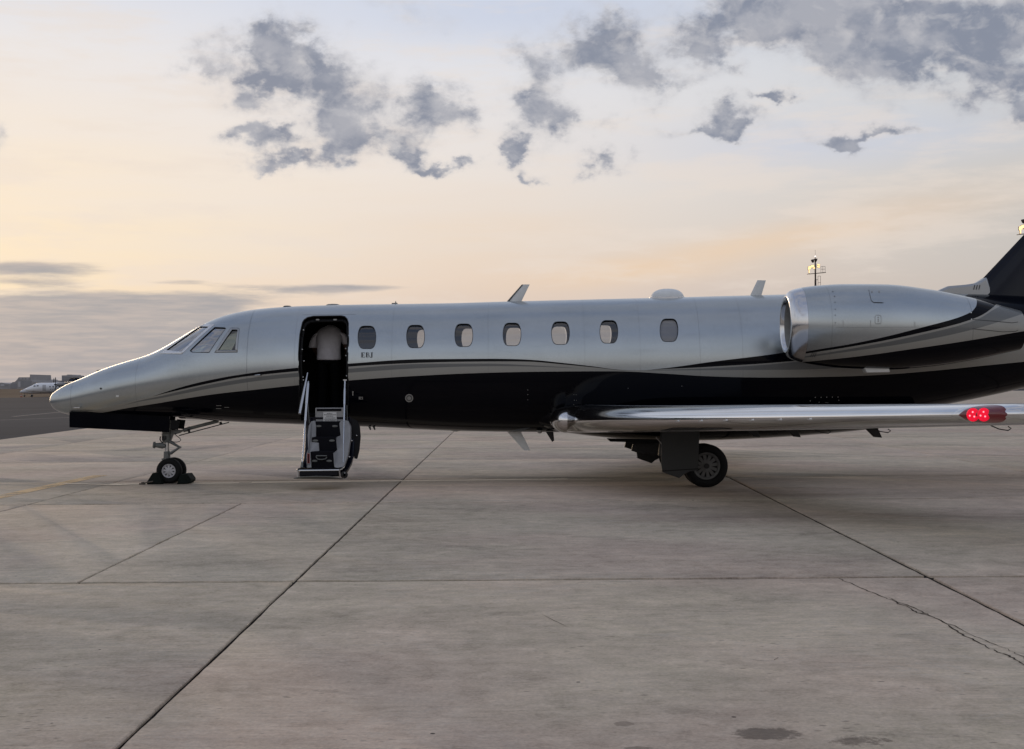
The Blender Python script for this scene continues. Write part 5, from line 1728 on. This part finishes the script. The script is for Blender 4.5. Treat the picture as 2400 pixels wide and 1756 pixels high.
RAD = {'pel': .13, 'sp1': .12, 'sp2': .125, 'sp3': .12, 'nk': .055, 'hd': .085, 'hd2': .09, 'sh': .06, 'el': .042, 'wr': .030, 'ha': .032, 'hip': .085, 'kn': .058, 'an': .04, 'to': .035}
ED = [('pel', 'sp1'), ('sp1', 'sp2'), ('sp2', 'sp3'), ('sp3', 'nk'), ('nk', 'hd'), ('hd', 'hd2')]
for n_ in 'lr':
    ED += [('sp3', 'sh' + n_), ('sh' + n_, 'el' + n_), ('el' + n_, 'wr' + n_), ('wr' + n_, 'ha' + n_), ('pel', 'hip' + n_), ('hip' + n_, 'kn' + n_), ('kn' + n_, 'an' + n_), ('an' + n_, 'to' + n_)]
    for k, (dx, dy, dz) in enumerate(((-.035, .07, .0), (-.015, .09, -.004), (.006, .088, -.006), (.028, .07, -.006), (.05, .03, .012))):
        sg = 1 if n_ == 'r' else -1
        b0 = Vector(J['ha' + n_])
        J['f%d%s' % (k, n_)] = tuple(b0 + Vector((dx * sg, dy * .55, dz - .012))); J['g%d%s' % (k, n_)] = tuple(b0 + Vector((dx * sg * 1.15, dy * .95, dz - .045)))
        ED += [('ha' + n_, 'f%d%s' % (k, n_)), ('f%d%s' % (k, n_), 'g%d%s' % (k, n_))]
        RAD['f%d' % k] = .010; RAD['g%d' % k] = .008
keys = list(J)
me = bpy.data.meshes.new('body'); me.from_pydata([J[k] for k in keys], [(keys.index(a), keys.index(b)) for a, b in ED], [])
me.materials.append(M['skin'])
body = bpy.data.objects.new('body', me); COL.objects.link(body); body.parent = person
body.modifiers.new('skin', 'SKIN')
if not me.skin_vertices: me.attributes  # the modifier adds the layer below
bmx = bmesh.new(); bmx.from_mesh(me); sl_ = bmx.verts.layers.skin.verify()
bmx.verts.ensure_lookup_table()
for i, k in enumerate(keys):
    base_k = k if k in RAD else (k[:-1] if k[:-1] in RAD else k[:2])
    r_ = RAD[base_k]; bmx.verts[i][sl_].radius = (r_, r_); bmx.verts[i][sl_].use_root = (k == 'pel')
bmx.to_mesh(me); bmx.free()
sub = body.modifiers.new('sub', 'SUBSURF'); sub.levels = 2; sub.render_levels = 2


def cloth(name, tubes, mat, seg=20):
    mb = MB()
    rng = random.Random(5)
    for tb in tubes:
        rr = []
        for q, (c, rx, ry, tilt) in enumerate(tb):
            c = Vector(c); tl = Matrix.Rotation(tilt, 3, 'X')
            rr.append([c + tl @ Vector((rx * (1 + .035 * math.sin(3 * f + q * .8) + .02 * math.sin(7 * f + q)) * math.cos(f), ry * (1 + .04 * math.sin(4 * f + q)) * math.sin(f), 0)) for f in [2 * PI * i / seg for i in range(seg)]])
        mb.loft(rr)
    o = mb.build(name, mat, person, angle=70)
    s = o.modifiers.new('sub', 'SUBSURF'); s.levels = 1; s.render_levels = 2
    return o


cloth('shirt', [
    [((0, -.005, .845), .185, .13, 0), ((0, -.01, .86), .205, .145, 0), ((0, 0, .93), .195, .14, R(-8)), ((0, .02, 1.03), .19, .14, R(-20)), ((0, .07, 1.14), .205, .145, R(-35)), ((0, .14, 1.24), .225, .14, R(-48)), ((0, .20, 1.31), .215, .12, R(-56)), ((0, .25, 1.355), .13, .095, R(-62)), ((0, .285, 1.375), .075, .07, R(-66))],
    [((-.13, .17, 1.31), .07, .09, R(-10)), ((-.20, .18, 1.27), .082, .09, 0), ((-.25, .19, 1.17), .085, .085, 0), ((-.275, .195, 1.06), .084, .08, 0), ((-.275, .195, 1.055), .07, .068, 0)],
    [((.13, .17, 1.31), .07, .09, R(-10)), ((.20, .18, 1.28), .082, .09, 0), ((.255, .19, 1.20), .085, .085, 0), ((.285, .195, 1.11), .084, .08, 0), ((.285, .195, 1.105), .07, .068, 0)]], M['shirt'])
cloth('trousers', [
    [((0, 0, .96), .16, .12, 0), ((0, 0, .90), .185, .135, 0), ((0, 0, .82), .185, .135, 0), ((0, 0, .77), .12, .10, 0)]] +
    [[((s_ * .095, 0, .84), .095, .125, 0), ((s_ * .105, .01, .66), .092, .11, 0), ((s_ * .11, .02, .48), .08, .09, 0), ((s_ * .115, 0, .25), .075, .085, 0), ((s_ * .12, -.01, .06), .078, .09, 0), ((s_ * .12, -.01, .055), .06, .07, 0)] for s_ in (-1, 1)], M['trousers'])
for s_ in (-1, 1):
    mb = MB(); mb.loft([[Vector((s_ * .125 + w_ * math.cos(f), .06 + L * math.sin(f), z_)) for f in [2 * PI * i / 16 for i in range(16)]] for w_, L, z_ in ((.045, .135, 0.002), (.05, .14, .02), (.045, .12, .06), (.035, .07, .09))]); mb.build('shoe', M['shoe'], person, angle=60)
mb = MB(); c = Vector((0, .43, 1.40))
mb.loft([[c + Vector((.098 * math.cos(a) * math.cos(f), .105 * math.cos(a) * math.sin(f) - .01, .10 * math.sin(a))) for f in [2 * PI * i / 18 for i in range(18)]] for a in [R(-15 + 104 * k / 8) for k in range(9)]]); mb.build('hair', M['hair'], person, angle=70)

# ------------------------------------------------------------------ wheel chocks
def chock(pix, name, label, rope=None):
    base = [G(*p) for p in (pix[0], pix[-1])]
    o = empty(name, ((base[0].x + base[1].x) / 2, -.16, 0))
    mb = MB(); L = o.location
    poly = [W(a, b, -.34) for a, b in pix]
    zmin = min(p.z for p in poly)
    mb.prism([(p.x - L.x, -.34 - L.y, max(.001, p.z - zmin) + .001) for p in poly], (0, .36, 0)); mb.build('wedge', M['chock'], o, bevel=.012)
    if rope:
        mb = MB(); mb.tube([(q[0] - L.x, q[1] - L.y, q[2]) for q in rope], .011, 8); mb.build('rope', M['rope'], o)
    tag(o, label, 'wheel chock', 'rubber chocks at the nose wheels')
    return o


r0 = W(341, 1131, -.36)
chock([(343, 1134.5), (344.5, 1128), (357, 1108), (371, 1107), (376, 1120), (381, 1134.5)], 'wheel_chock', 'black rubber chock ahead of the nose wheels, with a rope knot at its toe',
      [(r0.x + .12, -.36, .05), (r0.x + .03, -.37, .035), (r0.x - .03, -.37, .02), (r0.x - .06, -.36, .03), (r0.x - .03, -.34, .035), (r0.x, -.36, .012), (r0.x - .10, -.36, .012)])
chock([(414, 1134), (419, 1118), (424, 1111), (438, 1110), (447, 1123), (446, 1128), (441, 1133.5)], 'wheel_chock', 'black rubber chock behind the nose wheels, nearer the airstair')

# ------------------------------------------------------------------ far things: parked turboprops, buildings, light masts
def turboprop(px_nose, py_wheel, dist, yaw, scl, fin_mat, label, skin=None):
    skin = skin or M['far_white']
    X = (px_nose - 1200) * dist / FPX
    o = empty('turboprop_plane', (X, dist - CAM_D, -0.045))
    o.rotation_euler = (0, 0, yaw); o.scale = (scl,) * 3
    def add(mb, name, mats, parent=None, **k): return mb.build(name, mats, parent or o, **k)
    st_ = [(0, .03, 2.0), (.25, .28, 2.03), (.8, .55, 2.1), (1.6, .80, 2.22), (2.2, .98, 2.36), (3.0, 1.25, 2.5), (4.2, 1.34, 2.55), (11.6, 1.34, 2.55), (15.1, 1.15, 2.8), (18.6, .7, 3.25), (21.8, .25, 3.6)]
    mb = MB(); mb.loft([[Vector((x, r * math.cos(f), z + r * math.sin(f))) for f in [2 * PI * i / 24 for i in range(24)]] for x, r, z in st_]); add(mb, 'fuselage', skin, angle=50)
    mb = MB()
    mb.loft([[Vector((x0 + (x1 - x0) * (.5 - .5 * math.cos(2 * PI * i / 16)), y, 3.95 + .16 * math.sin(2 * PI * i / 16))) for i in range(16)] for y, x0, x1 in ((-13.5, 11.2, 12.6), (-4, 10.3, 12.9), (4, 10.3, 12.9), (13.5, 11.2, 12.6))]); add(mb, 'wing', M['far_grey'], angle=50)
    for s_ in (-1, 1):
        mb = MB(); mb.loft([[Vector((x, s_ * 3.95 + r * math.cos(f), z + r * .95 * math.sin(f))) for f in [2 * PI * i / 16 for i in range(16)]] for x, r, z in ((7.9, .25, 3.35), (8.3, .5, 3.3), (10, .58, 3.3), (12.5, .5, 3.25), (14.5, .15, 3.3))]); nc = add(mb, 'engine_nacelle', M['far_grey'], angle=50)
        mb = MB(); mb.lathe([(-.45, .02), (-.3, .15), (0, .26), (.12, .26)], (7.75, s_ * 3.95, 3.35), (1, 0, 0), 14); add(mb, 'spinner', M['far_dark'], nc)
        for k in range(4):
            a = R(28 + 90 * k) if s_ > 0 else R(4 + 90 * k)
            d = Vector((0, math.cos(a + PI / 2), math.sin(a + PI / 2))); u = Vector((.35, -d.z * .8, d.y * .8))
            c = Vector((7.7, s_ * 3.95, 3.35)); mb = MB()
            mb.loft([[c + d * r + u * w_, c + d * r - u * w_, c + d * r - u * w_ + Vector((.06, 0, 0)), c + d * r + u * w_ + Vector((.06, 0, 0))] for r, w_ in ((.2, .14), (1.0, .24), (1.7, .22), (1.98, .10))]); add(mb, 'propeller_blade', M['far_dark'], nc)
        mb = MB(); mb.rod([((11.6, s_ * 3.95, 3.0), .12), ((11.9, s_ * 3.95, .5), .10)], 8); add(mb, 'gear_leg', M['far_grey'])
        mb = MB(); mb.lathe([(-.3, .15), (-.3, .42), (-.2, .47), (.2, .47), (.3, .42), (.3, .15)], (11.9, s_ * 3.95, .47), (0, 1, 0), 18, cap=True); add(mb, 'wheel', M['far_dark'])
    mb = MB(); mb.rod([((1.9, 0, 1.6), .08), ((1.8, 0, .35), .07)], 8); add(mb, 'gear_leg', M['far_grey'])
    mb = MB(); mb.lathe([(-.28, .1), (-.28, .3), (-.2, .34), (.2, .34), (.28, .3), (.28, .1)], (1.8, 0, .34), (0, 1, 0), 16, cap=True); add(mb, 'wheel', M['far_dark'])
    mb = MB(); mb.loft([[Vector((x0 + (x1 - x0) * (.5 - .5 * math.cos(2 * PI * i / 16)), .17 * math.sin(2 * PI * i / 16), z)) for i in range(16)] for x0, x1, z in ((15.6, 22.0, 3.4), (17.6, 22.2, 4.3), (19.2, 22.5, 7.3))]); fn_ = add(mb, 'tail_fin', fin_mat, angle=50)
    mb = MB(); mb.tube([(17.4, 0, 4.3), (19.05, 0, 7.3)], .14, 8); add(mb, 'fin_leading_edge', M['far_dark'], fn_)
    mb = MB(); mb.loft([[Vector((x0 + (x1 - x0) * (.5 - .5 * math.cos(2 * PI * i / 14)), y, 7.35 + .11 * math.sin(2 * PI * i / 14))) for i in range(14)] for y, x0, x1 in ((-3.9, 20.2, 22.0), (0, 19.1, 22.2), (3.9, 20.2, 22.0))]); add(mb, 'tailplane', M['far_dark'], angle=50)
    for (xa, xb, za, zb) in ((2.15, 2.75, 2.85, 3.15), (2.9, 3.5, 2.9, 3.2)):
        mb = MB(); rr = lambda x: float(np.interp(x, [s[0] for s in st_], [s[1] for s in st_])); cz = lambda x: float(np.interp(x, [s[0] for s in st_], [s[2] for s in st_]))
        pt = lambda x, z: Vector((x, -math.sqrt(max(0.02, rr(x) ** 2 - (z - cz(x)) ** 2)) - .02, z))
        mb.add([pt(xa, za), pt(xb, za), pt(xb, zb), pt(xa + .2, zb)], [(0, 1, 2, 3)]); add(mb, 'cockpit_window', M['far_dark'])
    for k in range(9):
        x = 6.3 + k * .82
        mb = MB(); z0, z1 = 2.62, 2.95; r = 1.34
        pt = lambda x, z: Vector((x, -math.sqrt(r * r - (z - 2.55) ** 2) - .015, z))
        mb.add([pt(x, z0), pt(x + .3, z0), pt(x + .3, z1), pt(x, z1)], [(0, 1, 2, 3)]); add(mb, 'cabin_window', M['far_dark'])
    mb = MB(); r = 1.34; rng = random.Random(8)
    x = 6.5
    for wd in (.40, .34, .40, .20, .16):
        z0, z1 = 1.95, 2.25; sl = rng.uniform(.05, .15)
        pt = lambda x, z: Vector((x, -math.sqrt(r * r - (z - 2.55) ** 2) - .02, z))
        mb.add([pt(x, z0), pt(x + wd * .45, z0), pt(x + wd * .45 + sl, z1), pt(x + sl, z1)], [(0, 1, 2, 3)]); x += wd + .12
    add(mb, 'faded_lettering', M['far_grey'])
    mb = MB(); pt = lambda x, z: Vector((x, -math.sqrt(1.34 ** 2 - (z - 2.55) ** 2) - .012, z))
    mb.loft([[pt(4.5, z), pt(5.4, z)] for z in np.linspace(1.7, 3.3, 8)], False, False, closed=False); add(mb, 'entry_door', M['bld_c'])
    tag(o, label, 'plane', 'turboprops parked across the taxiway')
    return o


# both stand nose to the left, turned a little to the camera (their port side shows)
turboprop(58, 931, 404, R(180 + 180 + 22), 1.1, M['far_white'], 'white turboprop parked nearer across the taxiway, pale T-tail behind the jet nose')
turboprop(46, 931, 424, R(180 + 180 + 20), 0.80, M['far_blue'], 'white turboprop with dark blue fin, half hidden behind the nearer one', M['far_white2'])

# buildings far behind the field
def building(pix, py_base, dist, depth, mat, label, name='building', extra=()):
    """pix: skyline pixel outline left to right."""
    base_z = 0.0
    s_ = dist / FPX
    pts = [((a - 1200 - ROLL * (b - HZ)) * s_, CAM_H - ((b - HZ) + ROLL * (a - 1200)) * s_) for a, b in pix]
    cx = (pts[0][0] + pts[-1][0]) / 2
    o = empty(name, (cx, dist - CAM_D, 0))
    poly = [(pts[0][0], -0.06)] + pts + [(pts[-1][0], -0.06)]
    mb = MB(); mb.prism([(x - cx, 0, z) for x, z in poly], (0, depth, 0)); mb.build('wall', mat, o)
    for (a0, b0, a1, b1, m_, nm) in extra:
        x0, x1 = (a0 - 1200 - ROLL * (b0 - HZ)) * s_ - cx, (a1 - 1200 - ROLL * (b1 - HZ)) * s_ - cx
        z0, z1 = CAM_H - ((b0 - HZ) + ROLL * (a0 - 1200)) * s_, CAM_H - ((b1 - HZ) + ROLL * (a1 - 1200)) * s_
        mb = MB(); mb.box(((x0 + x1) / 2, -.05, (z0 + z1) / 2), (x1 - x0, .5, abs(z0 - z1))); mb.build(nm, m_, o)
    tag(o, label, 'building')
    return o


building([(-40, 897), (4, 897), (12, 899), (22, 900), (26, 903)], 909, 1300, 40, M['bld_a'], 'low pale sheds at the far left edge', extra=[(2, 901, 10, 905, M['bld_c'], 'panel'), (-20, 903, -4, 906, M['bld_c'], 'panel'), (12, 902, 18, 905, M['bld_b'], 'window')])
building([(24, 901), (29, 896), (35, 895), (40, 890), (44, 884.5), (70, 884.5), (70.2, 878), (72.6, 878), (73, 884.5), (73.5, 892), (77, 894.5)], 909, 1150, 50, M['bld_a'], 'stepped grey works building with a chimney above the parked planes',
         extra=[(43, 894.5, 48, 907, M['bld_c'], 'panel'), (50, 893, 73, 907, M['bld_b'], 'shutter'), (25, 899, 40, 910, M['bld_b'], 'wall_panel'), (46, 886.5, 51, 889.5, M['bld_c'], 'roof_opening'), (55, 887, 58, 889.5, M['bld_c'], 'roof_opening'), (62, 886.5, 67, 889.5, M['bld_c'], 'roof_opening')])
building([(77, 893), (80, 889.5), (91, 889), (95, 892), (97, 891), (108, 891.5), (108.5, 895), (120, 898), (128, 901)], 909, 1250, 50, M['bld_a'], 'long grey hangar block right of the chimney', extra=[(97, 891, 108, 893, M['bld_b'], 'roof_parapet'), (84, 893, 92, 899, M['bld_b'], 'window')])
building([(135, 899), (140, 894), (144.8, 893), (145, 880), (156, 879.8), (158, 878), (168, 878.2), (170, 880), (177, 880.5), (177.2, 902)], 909, 1200, 25, M['bld_a'], 'tall square grey block behind the dark blue tail fin', extra=[(145, 880.6, 150, 902, M['bld_b'], 'wall_panel'), (153, 884, 174, 885, M['bld_b'], 'window'), (153, 888.5, 174, 889.5, M['bld_b'], 'window'), (153, 893, 174, 894, M['bld_b'], 'window')])
# orange marker cone on the taxiway edge
g = G(50, 930.5, -.04)
c = empty('marker_cone', (g.x, g.y, -.045)); mb = MB(); mb.lathe([(0, .45), (.08, .45), (.08, .28), (1.0, .06), (1.02, .0)], (0, 0, 0), (0, 0, 1), 14); mb.build('cone_body', M['cone'], c)
mb = MB(); mb.lathe([(.4, .215), (.6, .172)], (0, 0, 0), (0, 0, 1), 14); mb.build('cone_band', M['bld_c'], c)
tag(c, 'small orange marker beside the nose of the parked turboprops', 'marker cone')


def mast(px, py_plat, dist, label, flip=1):
    k = dist / FPX
    Z = lambda py: CAM_H - ((py - HZ) + ROLL * (px - 1200)) * k
    X = lambda a: (a - px) * k
    x = (px - 1200 - ROLL * (py_plat - HZ)) * k
    dy = py_plat - 638.0
    Zr = lambda py: Z(py + dy)
    o = empty('light_mast', (x, dist - CAM_D, -.03))
    bz = .03
    mb = MB(); mb.rod([((0, 0, 0), .30), ((0, 0, Zr(656)), .19), ((0, 0, Zr(656)), .16), ((0, 0, Zr(615)), .13)], 12); mb.build('pole', M['mast_dark'], o)
    mb = MB(); mb.rod([((0, 0, Zr(636)), .17), ((0, 0, Zr(612)), .15)], 10); mb.build('pole_sleeve', M['mast'], o)
    mb = MB(); zp = Zr(641); x0, x1 = X(px - 18.5), X(px + 23)
    mb.prism([(x0, -1.2, zp - .12), (x1, -.6, zp + .22), (x1, .9, zp + .28), (x0, .5, zp - .02)], (0, 0, -.12)); mb.build('platform', M['mast_dark'], o)
    mb = MB(); zt, zmd = Zr(624.5), Zr(631)
    for (a, b) in ((x1, 0), (x1 - .55 * (x1 - X(px + 13)), 0), (X(px + 13), 0)): mb.tube([(a, b, zp + .1), (a, b, zt)], .035, 6)
    mb.tube([(X(px + 13), 0, zt), (x1, 0, zt)], .035, 6); mb.tube([(X(px + 13), 0, zmd), (x1, 0, zmd)], .035, 6); mb.build('guard_rail', M['mast'], o)
    for (a, b, w_, h_, tl) in ((px - 15.5, 626.5, .62, .42, -20), (px - 16, 630.5, .60, .40, -20), (px - 16.5, 637, .22, .7, 0), (px - 8.5, 624.5, .75, .55, -10), (px - 5, 629, .4, .35, -30), (px + 5.5, 621.5, .62, .34, 18), (px + 5, 626, .62, .34, 18)):
        c_ = Vector((X(a), -.6, Zr(b)))
        rt = Matrix.Rotation(R(tl), 3, 'Y')
        mb = MB(); mb.box(c_, (w_, .25, h_), rt); h = mb.build('floodlight', M['mast'], o, bevel=.04)
        mb = MB(); mb.box(c_ + Vector((0, -.15, 0)), (w_ * .86, .06, h_ * .8), rt); mb.build('lamp_glass', M['flood'], h)
    for (a, b, dx) in ((px - 6.5, 612, -.25), (px + .5, 610, .02)):
        c_ = Vector((X(a), -.2, Zr(b))); mb = MB(); mb.lathe([(-.35, .05), (-.2, .22), (.25, .34), (.3, .30)], c_, (dx, -.2, .9), 12, cap=True); mb.build('horn_speaker', M['mast_dark'], o)
    mb = MB(); mb.tube([(0, 0, Zr(613)), (0, 0, Zr(600))], .06, 6); mb.tube([(0, 0, Zr(600)), (0, 0, Zr(586))], .025, 6); mb.build('lightning_rod', M['mast'], o)
    mb = MB(); c_ = Vector((0, 0, Zr(600.5))); mb.lathe([(-.1, .02), (-.08, .1), (.05, .1), (.1, .02)], c_, (0, 0, 1), 10); mb.build('obstruction_light', M['beacon'], o)
    mb = MB(); xa, xb = X(px + 6), X(px + 12)
    for a in (xa, xb): mb.tube([(a, 0, Zr(672)), (a, 0, Zr(647))], .04, 6)
    for py in (647, 662.5): mb.tube([(xa, 0, Zr(py)), (xb, 0, Zr(py))], .04, 6)
    mb.tube([(0, 0, Zr(655.5)), (xa, 0, Zr(655.5))], .05, 6); mb.build('service_ladder', M['mast'], o)
    tag(o, label, 'light mast', 'apron floodlight masts')
    return o


mast(1911, 638, 262, 'lit floodlight mast with platform and rod rising behind the engine nacelle')
mast(2404, 545, 210, 'lit floodlight mast cut by the right edge above the tail fin')
